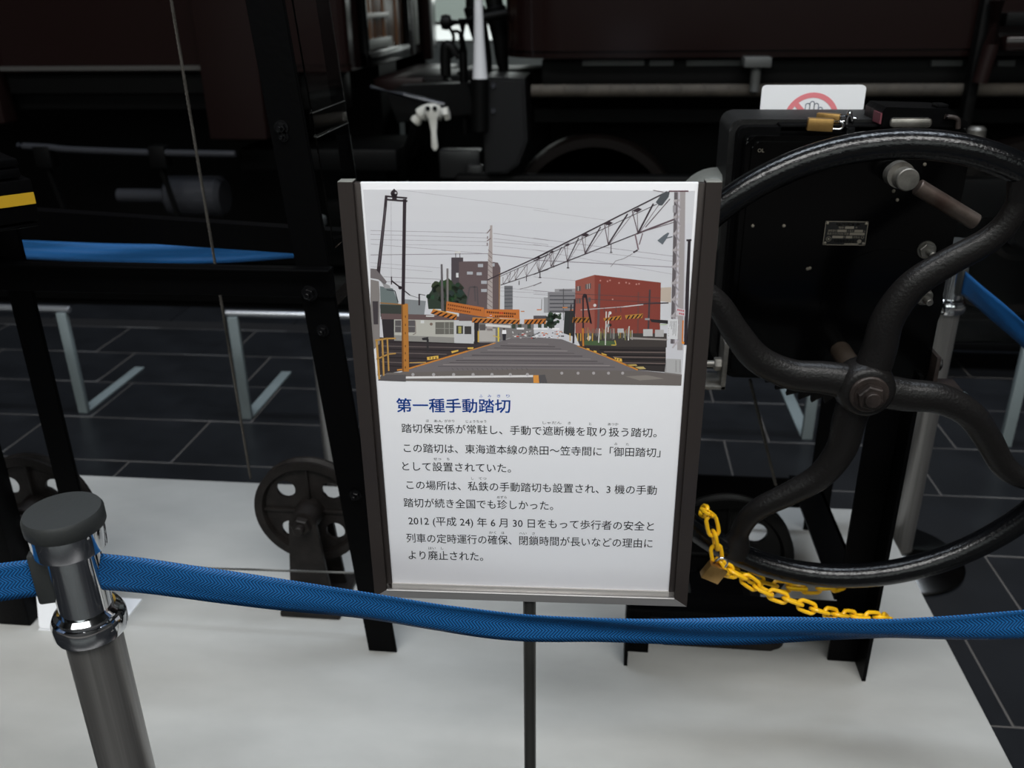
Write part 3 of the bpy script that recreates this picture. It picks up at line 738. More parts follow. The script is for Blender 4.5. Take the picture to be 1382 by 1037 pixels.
# side brackets
c = at(985, 512, Y=1.44)
MB().box(.205, .213, 1.40, 1.46, .715, .80, .001).box(.155, .213, 1.40, 1.46, .715, .722, .001).build('side_bracket', steel, hm)
MB().hexnut((.205, 1.42, .755), (-1, 0, 0), .012, .012).cyl((.205, 1.42, .755), (.18, 1.42, .755), .006).build('bolt', steel, hm)
MB().box(.549, .556, 1.40, 1.45, .722, .785, .001).box(.549, .60, 1.40, 1.45, .722, .728, .001).build('side_bracket', rust, hm)
MB().hexnut((.556, 1.425, .765), (1, 0, 0), .012, .01).build('bolt', black_iron, hm)
MB().lathe([(0, -.04), (.060, -.036), (.068, -.025), (.068, .05), (0, .05)], (.195, 1.57, .985), (0, 1, 0), 36).build('bell_housing', grey_cast, hm, 'pale grey round housing on cabinet side')
MB().cyl((.165, 1.62, .985), (.21, 1.62, .985), .03).build('bell_neck', grey_cast, hm)
# top fittings
MB().box(.27, .50, 1.47, 1.50, 1.134, 1.146, .002).build('top_ledge', black, hm)
tb0 = at(1188, 170, Y=1.46); tb1 = at(1298, 176, Y=1.46)
MB().prism([(tb0.x, 1.142), (tb1.x+.006, 1.142), (tb1.x+.008, 1.150), (tb1.x-.022, 1.170), (tb0.x+.006, 1.173), (tb0.x, 1.166)], 'y', 1.46, 1.56, .002).build('lid_case', black, hm)
MB().box(tb0.x+.012, tb0.x+.074, 1.452, 1.4585, 1.144, 1.158, .005).build('glass_tube', steel, hm, 'pale oblong window')
MB().box(tb0.x-.002, tb0.x+.0005, 1.46, 1.50, 1.148, 1.164).build('red_label', mat('faded_red_label', rgb(104, 50, 60), .6), hm, 'faded red label')
MB().box(tb1.x-.038, tb1.x-.022, 1.47, 1.50, 1.169, 1.176, .001).build('lid_hinge', black, hm)
MB().tube(catmull([(tb1.x-.03, 1.455, 1.160), (tb1.x-.012, 1.455, 1.156), (tb1.x-.008, 1.455, 1.142)]), .004).build('lid_catch', rust, hm)
# handle knob
k0 = at(1226, 243, Y=1.345)
b = MB().cyl(k0+Vector((-.004, .06, -.002)), k0, .0165, .0165, 36, bev=.0015).build('crank_boss', steel, hm)
MB().lathe([(0, 0), (.0195, 0), (.0195, .016), (0, .016)], k0+Vector((-.005, .02, .003)), (0, 1, 0), 36).build('boss_ring', steel, hm)
MB().cyl(k0+Vector((-.002, .045, 0)), k0+Vector((-.003, .08, 0)), .010, .010, 20).build('boss_pin', steel, hm)
MB().cyl(at(1238, 252, Y=1.365), at(1317, 300, Y=1.365), .0122, .0122, 28, bev=.0015).build('crank_grip', mat('worn_steel_brown', (.085, .07, .06), .42, metal=.6, bump=.3, bscale=120, var=.45, vscale=22, var2=(.05, .03, .024)), hm)
for px, py in ((1250, 337), (1246, 400)):
    c = at(px, py, Y=1.419)
    MB().lathe([(0, 0), (.0142, 0), (.0142, -.003), (0, -.003)], c, (0, 1, 0), 28).hexnut(c+Vector((0, -.003, 0)), (0, -1, 0), .0125, .008, .2).cyl(c, c+Vector((.003, -.026, -.003)), .006, .0055, 16, bev=.001).build('stud_bolt', steel, hm)
# gear
gc = at(1125, 425, Y=1.50); b = MB(); gp = []; NT = 44
for i in range(NT):
    a = 2*PI*i/NT
    gp.append((gc.x+.150*math.cos(a), gc.z+.150*math.sin(a))); gp.append((gc.x+.165*math.cos(a+.02), gc.z+.165*math.sin(a+.02)))
b.prism(gp, 'y', 1.487, 1.499).build('ratchet_gear', dull_iron, hm)
# nameplate
NPY = 1.4165
def npf(x, y):  # plate coordinates: 100 wide 58 high -> world
    return Vector((.3465+(x/100)*.0655, NPY, .9665+(y/58)*.0385))
MB().box(.3465, .412, NPY+.0002, 1.4192, .9665, 1.005).build('nameplate', plate_black, hm, 'small black maker plate with metal lettering')
npl = bpy.data.objects['nameplate']
b = MB()
def nq(x0, y0, x1, y1): b._f([b.bm.verts.new(npf(x, y)) for x, y in ((x0, y0), (x1, y0), (x1, y1), (x0, y1))])
for q in ((0, 0, 100, 1.6), (0, 56.4, 100, 58), (0, 0, 1.4, 58), (98.6, 0, 100, 58)): nq(*q)
for q in ((47, 40, 68, 46), (30, 32, 52, 38), (70, 32, 90, 38), (60, 25, 95, 31), (20, 17, 46, 23), (52, 17, 67, 23), (50, 2, 84, 5)): nq(*q)
add_text(b, '踏 切 遮 断 機', npf, 27, 80, 50.5, 8, .02)
add_text(b, '種類', npf, 32, 44, 43, 6); add_text(b, '号', npf, 71, 76, 43, 6)
add_text(b, '使用電圧', npf, 8, 29, 35, 6); add_text(b, 'V 電流', npf, 54, 68, 35, 6); add_text(b, 'A', npf, 92, 96, 35, 6)
add_text(b, '電気方式CR388 製番', npf, 7, 58, 28, 6)
add_text(b, '年', npf, 47, 51, 20, 6); add_text(b, '月製造', npf, 69, 85, 20, 6)
add_text(b, '大同信号株式会社', npf, 20, 78, 10, 8, .015)
def nring(cx_, cy_, r, w_=1):
    n = 16
    A = [b.bm.verts.new(npf(cx_+r*math.cos(2*PI*i/n), cy_+r*math.sin(2*PI*i/n))) for i in range(n)]
    if w_: 
        B = [b.bm.verts.new(npf(cx_+(r-w_)*math.cos(2*PI*i/n), cy_+(r-w_)*math.sin(2*PI*i/n))) for i in range(n)]
        for i in range(n): b._f([A[i], A[(i+1) % n], B[(i+1) % n], B[i]])
    else: b._f(A)
nring(12, 15, 6); nring(12, 15, 2.5, 0); nring(91, 20, 3.5); nring(85, 10, 5, 0)
b.build('plate_lettering', plate_metal, npl)
for x, y in ((5, 5), (95, 5), (5, 53), (95, 53)):
    MB().lathe([(0, 0), (.0022, 0), (.0018, -.0012), (0, -.0015)], npf(x, y), (0, 1, 0), 10).build('plate_screw', plate_metal, npl)
c = at(1028, 203, Y=1.4185); b = MB()
add_text(b, 'OL', lambda x, y: Vector((x, 1.4186, y)), c.x-.006, c.x+.004, c.z, .008); b.build('stamped_mark', plate_metal, hm)
# --- handwheel
hw = thing('handwheel', 'large black cast handwheel with four S-curved spokes in front of the cabinet', 'wheel', (.399, 1.27, .786))
WC = Vector((.399, 1.27, .786)); WR = .3628; TLT = .0555
def wp(a, r, dy=0):
    x, z = r*math.cos(a), r*math.sin(a)
    return WC+Vector((x, dy-z*math.tan(TLT), z))
MB().tube([wp(2*PI*i/120, WR) for i in range(120)], .0205, 20, closed=True, flat=1).build('rim', rim_paint, hw)
sp0 = [(1176, 500), (1186, 470), (1197, 428), (1228, 384), (1275, 352), (1328, 322), (1358, 290), (1370, 250)]
pol = []
for px, py in sp0:
    q = at(px, py, Y=1.27)-WC; pol.append((math.atan2(q.z, q.x), math.hypot(q.x, q.z)))
pol[-1] = (pol[-1][0], WR)
for k in range(4):
    pts = catmull([wp(a-k*PI/2, r) for a, r in pol], 8)
    n = len(pts); rs = [.0275-.0115*min(1, (i/(n-1))*1.05)+(.003*(i-n+6) if i > n-6 else 0) for i in range(n)]
    MB().tube(pts, rs, 16, flat=.8, fdir=(0, 1, 0)).build('spoke', mat('satin_black_iron', (.0075, .0068, .0066), .36, bump=.4, bscale=220, spec=.3), hw)
MB().lathe([(0, .035), (.034, .035), (.042, .02), (.045, 0), (.042, -.018), (.037, -.027), (.033, -.029), (0, -.029)], WC, (0, 1, 0), 40).build('hub', MATS['satin_black_iron'], hw)
MB().lathe([(0, -.028), (.0285, -.028), (.0285, -.032), (.0265, -.034), (.022, -.034), (.022, -.036), (0, -.036)], WC, (0, 1, 0), 36).build('washer', rust, hw)
MB().hexnut(WC+Vector((0, -.036, 0)), (0, -1, 0), .020, .012, .25).cyl(WC+Vector((0, -.036, 0)), WC+Vector((0, -.056, 0)), .0125, .0115, 20, bev=.001).build('hub_nut', rust, hw)
MB().cyl(WC+Vector((0, .03, 0)), WC+Vector((0, .16, 0)), .0165, .0165, 28).build('wheel_shaft', mat('oily_brown_shaft', (.03, .022, .016), .4, bump=.3), hw, 'oily brown shaft')

# ================================================================== CHAIN AND PADLOCKS
def link_mesh(par, p, d, roll, m=yellow, a=.0172, bb=.0088, r=.0034):
    d = d.normalized(); x, y = frame_from(d); s = x*math.cos(roll)+y*math.sin(roll)
    pts = []
    for i in range(20):
        t = 2*PI*i/20; c, sn = math.cos(t), math.sin(t)
        lx = (a-bb)*(1 if c > 0 else -1)*(1 if abs(c) > .05 else 0)+bb*c; pts.append(p+d*lx+s*bb*sn)
    return MB().tube(pts, r, 8, closed=True).build('chain_link', m, par)
def chain(path, lab):
    P = catmull(path, 24); t = thing('yellow_chain', lab, 'chain', tuple(P[0]), 'yellow plastic chains on the handwheel')
    L_ = [0]
    for i in range(1, len(P)): L_.append(L_[-1]+(P[i]-P[i-1]).length)
    step = .0272; s = 0; k = 0; j = 0
    while s < L_[-1]:
        while j < len(L_)-2 and L_[j+1] < s: j += 1
        tt = (s-L_[j])/max(1e-6, L_[j+1]-L_[j]); p = P[j].lerp(P[j+1], tt); d = P[min(j+2, len(P)-1)]-P[max(j-1, 0)]
        link_mesh(t, p, d, (.35 if k % 2 else .35+PI/2)+random.uniform(-.15, .15)); s += step; k += 1
    return t
Yc = 1.235
chain([at(950, 690, Y=1.275), at(957, 694, Y=1.245), at(962, 712, Y=Yc), at(966, 735, Y=Yc), at(968, 752, Y=Yc), at(976, 768, Y=Yc)], 'short yellow plastic chain looped over the left side of the handwheel rim')
chain([at(976, 766, Y=1.25), at(1000, 778, Y=1.25), at(1030, 797, Y=1.25), at(1070, 812, Y=1.25), at(1110, 826, Y=1.26), at(1150, 832, Y=1.30), at(1188, 834, Y=1.33), at(1200, 838, Y=1.40)], 'lower long yellow plastic chain running right below the handwheel rim')
chain([at(985, 772, Y=1.29), at(1010, 778, Y=1.30), at(1040, 789, Y=1.31), at(1080, 794, Y=1.32), at(1120, 793, Y=1.33), at(1150, 785, Y=1.36)], 'upper yellow plastic chain tucked just under the handwheel rim')
def padlock(c, rx, lab, w_=.0, body=(.026, .03, .013), sh=.012):
    """body box centred, shackle up; rx = matrix"""
    t = thing('padlock', lab, 'padlock', tuple(c), 'brass padlocks')
    W, Hh, D = body
    for nm in ('body', 'shackle', 'keyhole'):
        b = MB()
        if nm == 'body': b.box(-W/2, W/2, -D/2, D/2, -Hh, 0, .0015)
        elif nm == 'shackle':
            pts = [Vector((-W*.3, 0, -.003)), Vector((-W*.3, 0, sh*.6))]+[Vector((-W*.3*math.cos(a), 0, sh*.6+W*.3*math.sin(a))) for a in [i*PI/8 for i in range(1, 8)]]+[Vector((W*.3, 0, sh*.6)), Vector((W*.3, 0, -.003))]
            b.tube(pts, .0022, 10)
        else: b.lathe([(0, 0), (.0045, 0), (.004, -.0006), (.0015, -.0006), (.0015, .001), (0, .001)], (0, 0, -Hh), (0, 0, 1), 16)
        for v in b.bm.verts: v.co = Vector(c)+rx @ v.co
        b.build(nm, {'body': brass, 'shackle': chrome, 'keyhole': mat('dark_brass', (.12, .06, .02), .4, metal=.7)}[nm], t)
    return t
from mathutils import Euler
padlock(at(970, 764, Y=1.225), Euler((0.1, math.radians(28), .15)).to_matrix(), 'brass padlock hanging tilted from the short chain by the board corner', body=(.033, .030, .015))
padlock(Vector(at(1124, 169, Y=1.44)), Euler((math.radians(10), math.radians(92), math.radians(4))).to_matrix(), 'front brass padlock lying on the cabinet top edge', body=(.019, .038, .016), sh=.016)
padlock(Vector(at(1134, 160, Y=1.485)), Euler((math.radians(10), math.radians(91), math.radians(-12))).to_matrix(), 'rear brass padlock lying on the cabinet top below the hand symbol', body=(.014, .036, .014), sh=.018)
cpz = at(1146, 168, Y=1.475)
MB().tube([cpz+Vector((.004*math.cos(a), .012*math.sin(a)*.4, .012*math.sin(a))) for a in [i*PI/10 for i in range(20)]], .0035, 10, closed=True).box(cpz.x-.006, cpz.x+.006, 1.46, 1.49, 1.134, 1.142).build('hasp', black_iron, hm)
MB().cyl(at(1148, 160, Y=1.49), at(1155, 160, Y=1.49), .002).lathe([(0, 0), (.004, .001), (.0045, .004), (.003, .008), (0, .009)], at(1146, 157, Y=1.49), (0, 0, 1), 14).build('hasp_knob', chrome, hm)

# ================================================================== HAND SYMBOL SIGNS
def hand_sign(o, wv, u_, n_, W, Hh, name, lab, stem=0):
    """o lower left corner, u_ right, wv up, n_ toward viewer"""
    t = thing(name, lab, 'sign', tuple(o), 'white do-not-touch signs')
    def F(x, y, d=0): return Vector(o)+u_*x*W+wv*y*Hh+n_*d
    b = MB(); pts = [(x*1.0, y) for x, y in rrect(0, 1, 0, 1, .05, 5)]
    A = [b.bm.verts.new(F(x, y, 0)) for x, y in pts]; B = [b.bm.verts.new(F(x, y, -.003)) for x, y in pts]
    b._f(A); b._f(B[::-1])
    for i in range(len(A)): b._f([A[(i+1) % len(A)], A[i], B[i], B[(i+1) % len(A)]])
    panel = b.build('sign_panel', card_white, t)
    asp = W/Hh
    cx_, cy_, R1, R2 = .505, 1-.10-.268*asp, .268, .218
    def G(x, y, d=.0004): return F(cx_+x, cy_+y*asp, d)
    b = MB(); n = 48
    A = [b.bm.verts.new(G(R1*math.cos(2*PI*i/n), R1*math.sin(2*PI*i/n))) for i in range(n)]
    B = [b.bm.verts.new(G(R2*math.cos(2*PI*i/n), R2*math.sin(2*PI*i/n))) for i in range(n)]
    for i in range(n): b._f([A[i], A[(i+1) % n], B[(i+1) % n], B[i]])
    d = .7071; hw_ = .024
    b._f([b.bm.verts.new(G(-R2*d+s*hw_*d*a_-0, R2*d+s*hw_*d*a_, .0006)) for s, a_ in ((-1, 1), (1, 1))]+[b.bm.verts.new(G(R2*d+s*hw_*d, -R2*d+s*hw_*d, .0006)) for s in (1, -1)])
    b.build('red_ring_symbol', print_red, panel)
    b = MB()
    def pl(pts, w_=.008):
        for (x0, y0), (x1, y1) in zip(pts, pts[1:]):
            dx, dy = x1-x0, y1-y0; l = math.hypot(dx, dy) or 1; nx, ny = -dy/l*w_/2, dx/l*w_/2; ex, ey = dx/l*w_*.4, dy/l*w_*.4
            b._f([b.bm.verts.new(G(x, y, .0003)) for x, y in ((x0-ex+nx, y0-ey+ny), (x1+ex+nx, y1+ey+ny), (x1+ex-nx, y1+ey-ny), (x0-ex-nx, y0-ey-ny))])
    def finger(x, top, bot, hw=.021):
        arc = [(x-hw*math.cos(a), top-hw+hw*math.sin(a)) for a in [i*PI/6 for i in range(7)]]
        pl([(x-hw, bot)]+arc+[(x+hw, bot)])
    finger(-.045, .165, -.02); finger(-.003, .183, .0); finger(.039, .165, .0); finger(.081, .127, -.02)
    pl([(-.066, -.02), (-.066, .01), (-.11, .052), (-.135, .058), (-.152, .05), (-.14, .02), (-.10, -.07), (-.05, -.13), (.03, -.15), (.085, -.11), (.102, -.04), (.102, .0)])
    b.build('hand_symbol', print_grey, panel)
    return t
s0 = at(1029, 115, Y=1.68); s1 = at(1170, 113, Y=1.68)
hs = hand_sign((s0.x, 1.68, s0.z-.125), Vector((0, 0, 1)), Vector((1, 0, 0)), Vector((0, -1, 0)), s1.x-s0.x, .125, 'touch_warning_sign', 'white sign with red ring and hand, standing behind the cabinet top')
MB().cyl(((s0.x+s1.x)/2, 1.69, .726), ((s0.x+s1.x)/2, 1.69, s0.z-.02), .006).box((s0.x+s1.x)/2-.07, (s0.x+s1.x)/2+.07, 1.66, 1.78, .7255, .733, .002).build('stem', grey_cast, hs)
c0 = at(50, 849, Z=PZ+.004); 
tl = math.radians(14)
hs2 = hand_sign((c0.x+.005, c0.y, PZ+.006), Vector((0, math.sin(tl), math.cos(tl))), Vector((1, 0, 0)), Vector((0, -math.cos(tl), math.sin(tl))), .128, .168, 'touch_warning_card', 'small white tilted card on the slab behind the nearest belt post')
MB().box(c0.x+.003, c0.x+.175, c0.y-.0, c0.y+.12, PZ, PZ+.003).build('card_foot', card_white, hs2)

# ================================================================== ACRYLIC STAND FAR RIGHT
ds = thing('acrylic_stand', 'clear acrylic display box in the shadow at the far right', 'stand', (1.45, 3.2, 0))
MB().box(1.12, 1.9, 3.2, 3.206, .15, .80).build('acrylic_front', acrylic, ds)
MB().box(1.12, 1.126, 3.2, 3.45, .15, .80).build('acrylic_side', acrylic, ds)
MB().box(1.10, 1.92, 3.19, 3.46, .12, .15, .003).build('tray', black, ds)
for x in (1.15, 1.86): MB().box(x-.02, x+.02, 3.3, 3.34, 0, .12).build('leg', black, ds)

# ================================================================== INFORMATION BOARD
SYAW = math.radians(2.28)
bx, by, bz = -.0863, .962, .867
BW, BH = .4212, .5613
ib = thing('information_board', 'white information board with crossing photo and blue Japanese title in a metal frame', 'sign', (bx, by, 0), rotz=SYAW)
def loc_(o): return o
su = Vector((math.cos(SYAW), math.sin(SYAW), 0)); sn = Vector((-math.sin(SYAW), math.cos(SYAW), 0)); so = Vector((bx, by, bz))
def sp(px, py, off=0):
    """photograph place -> (x, z) on the flat print, in board coordinates"""
    d = ray(px, py); t = ((so-CAM).dot(sn)+off)/d.dot(sn); q = CAM+d*t-so
    return q.dot(su), q.z+bz
def B_(): return MB()
bt = .0215      # bar width
x0, x1, z0, z1 = -BW/2, BW/2, bz-BH/2, bz+BH/2
# stepped channel bars: outer bar proud, inner lip
for s in (-1, 1):
    xo = x1*s; a, b = sorted((xo, xo-s*.0172)); 
    m_ = MB()
    # mitred outer bar
    pts = [(xo, z0), (xo-s*.0172, z0+.0125), (xo-s*.0172, z1), (xo, z1)]
    m_.prism(pts, 'y', 0, .018, .0004); m_.build('side_bar', frame_dark, ib, local=True)
    a, b = sorted((xo-s*.0172, xo-s*.0245))
    MB().box(a, b, .004, .014, z0+.012, z1-.0015, .0003).build('inner_lip', frame_dark, ib, local=True)
    a, b = sorted((xo-s*.0002, xo-s*.017))
    MB().box(a, b, .0003, .0178, z1+.0001, z1+.0009, .0003).build('end_cap', mat('pale_end', (.35, .35, .32), .4, metal=.6), ib, 'pale cut end', local=True)
MB().prism([(x0, z0), (x0+.0172, z0+.0125), (x1-.0172, z0+.0125), (x1, z0)], 'y', 0, .018, .0004).build('bottom_bar', frame_alu, ib, 'brushed silver bar', local=True)
MB().box(x0+.0172, x1-.0172, .004, .014, z0+.0125, z0+.0205, .0003).build('inner_lip', mat('pale_alu_lip', (.5, .48, .46), .35, metal=.4), ib, 'brushed silver lip', local=True)
MB().box(x0+.0172, x1-.0172, -.0006, .001, z0+.0118, z0+.0128, .0002).build('highlight_strip', mat('edge_highlight', (.8, .79, .78), .3, metal=.3), ib, 'painted highlight along the bottom bar', local=True)  # pale strip paints the highlight on the bar's upper edge
MB().box(x0+.0245, x1-.0245, .006, .011, z0+.019, z1-.001, .0003).build('board', white_board, ib, 'white printed board', local=True)
board = [o for o in ib.children if o.name.startswith('board')][0]
MB().cyl((.0, .012, 0.01), (.0, .012, z0+.003), .0088, .0088, 24).build('pole', mat('grey_pole', (.055, .055, .052), .35, metal=.6), ib, local=True)
MB().box(-.14, .14, -.10, .045, 0, .008, .002).build('base_plate', frame_dark, ib, local=True)
# ---- printed text
PY = .0058
def tl_(mb, body, xl, xr, yl, yr, em, offset=0):
    a = sp(xl, yl, PY); b_ = sp(xr, yr, PY); mpp = (sp(xl, yl-10, PY)[1]-sp(xl, yl+10, PY)[1])/20
    sl_ = (b_[1]-a[1])/(b_[0]-a[0])
    add_text(mb, body, lambda x, y: Vector((x, PY, y+a[1]+(x-a[0])*sl_)), a[0], b_[0], 0, em*mpp, offset)
def z1c(x, y): return 500+x/3.455, 500+y/3.455
tb = MB(); a = z1c(122, 163); b_ = z1c(652, 167)
tl_(tb, '第一種手動踏切', a[0], b_[0], a[1]+.3, b_[1]+.3, 20, .024); tb.build('blue_title', print_blue, board, 'bold blue title', local=True)
tb = MB()
for s_, xl, xr, yl, yr in (('踏切保安係が常駐し、手動で遮断機を取り扱う踏切。', 145, 1335, 270, 292), ('この踏切は、東海道本線の熱田～笠寺間に「御田踏切」', 155, 1352, 362, 384),
        ('として設置されていた。', 148, 655, 447, 457), ('この場所は、私鉄の手動踏切も設置され、3 機の手動', 168, 1335, 534, 560), ('踏切が続き全国でも珍しかった。', 155, 852, 617, 632),
        ('2012 (平成 24) 年 6 月 30 日をもって歩行者の安全と', 177, 1322, 701, 728), ('列車の定時運行の確保、閉鎖時間が長いなどの理由に', 168, 1315, 782, 808), ('より廃止された。', 177, 525, 861, 869)):
    a = z1c(xl, yl); b_ = z1c(xr, yr); tl_(tb, s_, a[0], b_[0], a[1]+.2, b_[1]+.2, 13.3, .006)
for s_, xl, xr, y in (('ほ', 259, 272, 238), ('あん', 296, 335, 239), ('がかり', 345, 391, 239), ('じょうちゅう', 445, 540, 241), ('しゃだん', 803, 890, 247), ('き', 921, 934, 249), ('と', 1019, 1031, 252), ('あつか', 1107, 1156, 254),
        ('み', 1138, 1151, 346), ('た', 1191, 1205, 348), ('せっ', 293, 330, 416), ('ち', 356, 368, 417), ('し', 470, 480, 507), ('てつ', 504, 541, 508), ('めずら', 590, 635, 595), ('かく', 553, 586, 760), ('ほ', 611, 624, 761),
        ('へい', 694, 728, 763), ('さ', 754, 767, 764), ('はい', 270, 304, 832), ('し', 329, 340, 833)):
    a = z1c(xl, y); b_ = z1c(xr, y); tl_(tb, s_, a[0], b_[0], a[1]-.7, b_[1]-.7, 4.2)
tb.build('black_text', print_black, board, 'black body text', local=True)
tb = MB()
for s_, x, y in (('ふ', 515, 122), ('み', 555, 122), ('き', 598, 122), ('り', 641, 122)):
    a = z1c(x-8, y); b_ = z1c(x+8, y); tl_(tb, s_, a[0], b_[0], a[1]-.6, b_[1]-.6, 4.6)
tb.build('title_reading_marks', print_blue, board, local=True)
# ---- printed photograph (flat coloured areas)
class Print:
    def __init__(s): s.bm = bmesh.new(); s.c = s.bm.loops.layers.color.new('Col')
    def poly(s, col, pts, layer, f=None):
        if f: pts = [f(*p) for p in pts]
        y = .0058-.00002*layer
        vs = []
        for p in pts:
            u_, z_ = sp(*p, y); vs.append(s.bm.verts.new((u_, y, z_)))
        try: fc = s.bm.faces.new(vs)
        except ValueError: return
        g_ = sum(col)/3; cl = [min(255, (v*.86+g_*.14)*1.08) for v in col]
        for l in fc.loops: l[s.c] = (cl[0]/255, cl[1]/255, cl[2]/255, 1)
    def line(s, col, a, b, w_, layer, f=None, k=5.76):
        if f: a = f(*a); b = f(*b); w_ = w_/k
        dx, dy = b[0]-a[0], b[1]-a[1]; l = math.hypot(dx, dy) or 1; nx, ny = -dy/l*w_/2, dx/l*w_/2
        s.poly(col, [(a[0]+nx, a[1]+ny), (b[0]+nx, b[1]+ny), (b[0]-nx, b[1]-ny), (a[0]-nx, a[1]-ny)], layer)
    def pline(s, col, pts, w_, layer, f=None, k=5.76):
        for a, b in zip(pts, pts[1:]): s.line(col, a, b, w_, layer, f, k)
    def rect(s, col, x0, y0, x1, y1, layer, f=None): s.poly(col, [(x0, y0), (x1, y0), (x1, y1), (x0, y1)], layer, f)
    def disc(s, col, x, y, r, layer, f=None, n=14, j=0):
        s.poly(col, [(x+r*(1+random.uniform(-j, j))*math.cos(2*PI*i/n), y+r*(1+random.uniform(-j, j))*math.sin(2*PI*i/n)) for i in range(n)], layer, f)
    def stripes(s, q, n, layer, f, c0=(196, 112, 42), c1=(38, 30, 30)):
        s.poly(c0, q, layer, f)
        def bl(u_, v): 
            ax = q[0][0]+(q[1][0]-q[0][0])*u_; ay = q[0][1]+(q[1][1]-q[0][1])*u_
            cx_ = q[3][0]+(q[2][0]-q[3][0])*u_; cy_ = q[3][1]+(q[2][1]-q[3][1])*u_
            return ax+(cx_-ax)*v, ay+(cy_-ay)*v
        for i in range(n):
            u0 = (i+.45)/n; w_ = .42/n; sl_ = .55/n
            s.poly(c1, [bl(min(1, u0+sl_*.6), .15), bl(min(1, u0+sl_*.6+w_), .15), bl(min(1, max(0, u0-sl_*.6+w_)), 1), bl(max(0, u0-sl_*.6), 1)], layer+1, f)
    def build(s):
        me = bpy.data.meshes.new('printed_photograph'); 
        s.bm.to_mesh(me); s.bm.free(); me.materials.append(photo_mat)
        o = bpy.data.objects.new('printed_photograph', me); COL.objects.link(o); o.parent = board
        return mark(o, 'printed colour photo of a railway crossing')
f5 = lambda x, y: (500+x/5.758, 240+y/5.758)
f6 = lambda x, y: (720+x/5.758, 240+y/5.758)
f7 = lambda x, y: (500+x/6.282, 380+y/6.282)
f8 = lambda x, y: (720+x/6.282, 380+y/6.282)
K7 = 6.282
p = Print()
# sky in bands
TLc, TRc, BLc, BRc = (490, 256), (938, 257.5), (510.3, 513.6), (919.4, 520.6)
def edge(t): return ((TLc[0]+(BLc[0]-TLc[0])*t, TLc[1]+(BLc[1]-TLc[1])*t), (TRc[0]+(BRc[0]-TRc[0])*t, TRc[1]+(BRc[1]-TRc[1])*t))
nb = 12
for i in range(nb):
    t0, t1 = i/nb, (i+1)/nb; a, b_ = edge(t0), edge(t1); c_ = 208-i*1.1
    p.poly((c_-1, c_-1, c_+5), [a[0], a[1], b_[1], b_[0]], 0)
W_ = (140, 132, 142); D = (52, 42, 48)
for a, b_, w_ in (((0, 410), (905, 430), 3), ((955, 432), (1382, 487), 3), ((0, 440), (905, 468), 2.5), ((955, 472), (1382, 520), 2.5), ((0, 480), (905, 497), 2.5), ((955, 500), (1382, 532), 2.5), ((0, 515), (905, 592), 2.5),
        ((0, 600), (905, 590), 5), ((905, 590), (1300, 632), 6), ((275, 520), (905, 528), 2), ((955, 530), (1382, 572), 2), ((0, 660), (550, 702), 2), ((100, 770), (545, 790), 3.5), ((100, 806), (470, 822), 3.5), ((240, 95), (1382, 250), 1.5),
        ((1010, 880), (1382, 900), 2), ((1010, 920), (1382, 940), 2), ((1010, 855), (1382, 885), 2), ((0, 690), (480, 730), 2)):
    p.line(W_, a, b_, w_, 1, f5)
for a, b_, w_ in (((0, 470), (1085, 610), 3), ((0, 520), (1085, 650), 2.5), ((0, 640), (1090, 695), 6), ((0, 560), (1080, 750), 2), ((0, 770), (330, 800), 2), ((0, 880), (330, 900), 3), ((0, 905), (330, 925), 3), ((0, 250), (560, 330), 1.5)):
    p.line(W_, a, b_, w_, 1, f6)
# left background
p.poly((128, 132, 136), [(280, 150), (470, 165), (455, 290), (280, 290)], 2, f7)
p.poly((104, 116, 116), [(80, 40), (190, 60), (240, 200), (85, 200)], 2, f7)
p.poly((58, 62, 58), [(80, 195), (265, 200), (268, 300), (85, 300)], 3, f7)
# apartment block
p.poly((100, 83, 86), [(688, 650), (915, 650), (990, 660), (1010, 700), (1005, 1036), (1003, 1180), (688, 1180)], 2, f5)
p.poly((76, 68, 73), [(628, 620), (720, 620), (720, 650), (688, 655), (688, 830), (628, 830)], 3, f5)
p.rect((205, 203, 200), 655, 572, 700, 588, 3, f5); p.line(D, (662, 588), (662, 620), 5, 3, f5); p.line(D, (695, 588), (695, 620), 5, 3, f5)
for q in ((835, 670, 875, 695), (750, 730, 795, 752), (825, 735, 865, 758), (860, 800, 905, 825), (860, 865, 905, 888), (945, 665, 965, 690)): p.rect((168, 170, 178), *q, 3, f5)
p.rect((205, 205, 208), 665, 740, 684, 775, 4, f5)
p.poly((112, 112, 116), [(1040, 840), (1105, 840), (1105, 1036), (1040, 1036)], 2, f5)
for i in range(6): p.line((84, 84, 90), (1040, 860+i*28), (1105, 858+i*28), 8, 3, f5)
# tree
for i in range(40):
    a = random.uniform(0, 2*PI); r = random.random()**.5
    p.disc((44+random.randint(-8, 12), 58+random.randint(-6, 14), 46+random.randint(-8, 8)), 600+r*150*math.cos(a), 915+r*105*math.sin(a), random.uniform(16, 38), 4+(i % 3), f5, 9, .3)
p.poly((48, 60, 50), [(440, 925), (500, 840), (600, 800), (700, 850), (755, 930), (755, 1020), (450, 1020)], 4, f5)
p.poly((98, 92, 95), [(545, 672), (560, 672), (572, 1050), (550, 1050)], 7, f5); p.poly((118, 112, 112), [(590, 705), (606, 705), (607, 1020), (592, 1020)], 7, f5)
p.pline((84, 76, 80), [(745, 1000), (770, 850), (830, 850), (835, 990)], 10, 6, f5); p.line((84, 76, 80), (808, 840), (815, 960), 12, 6, f5)
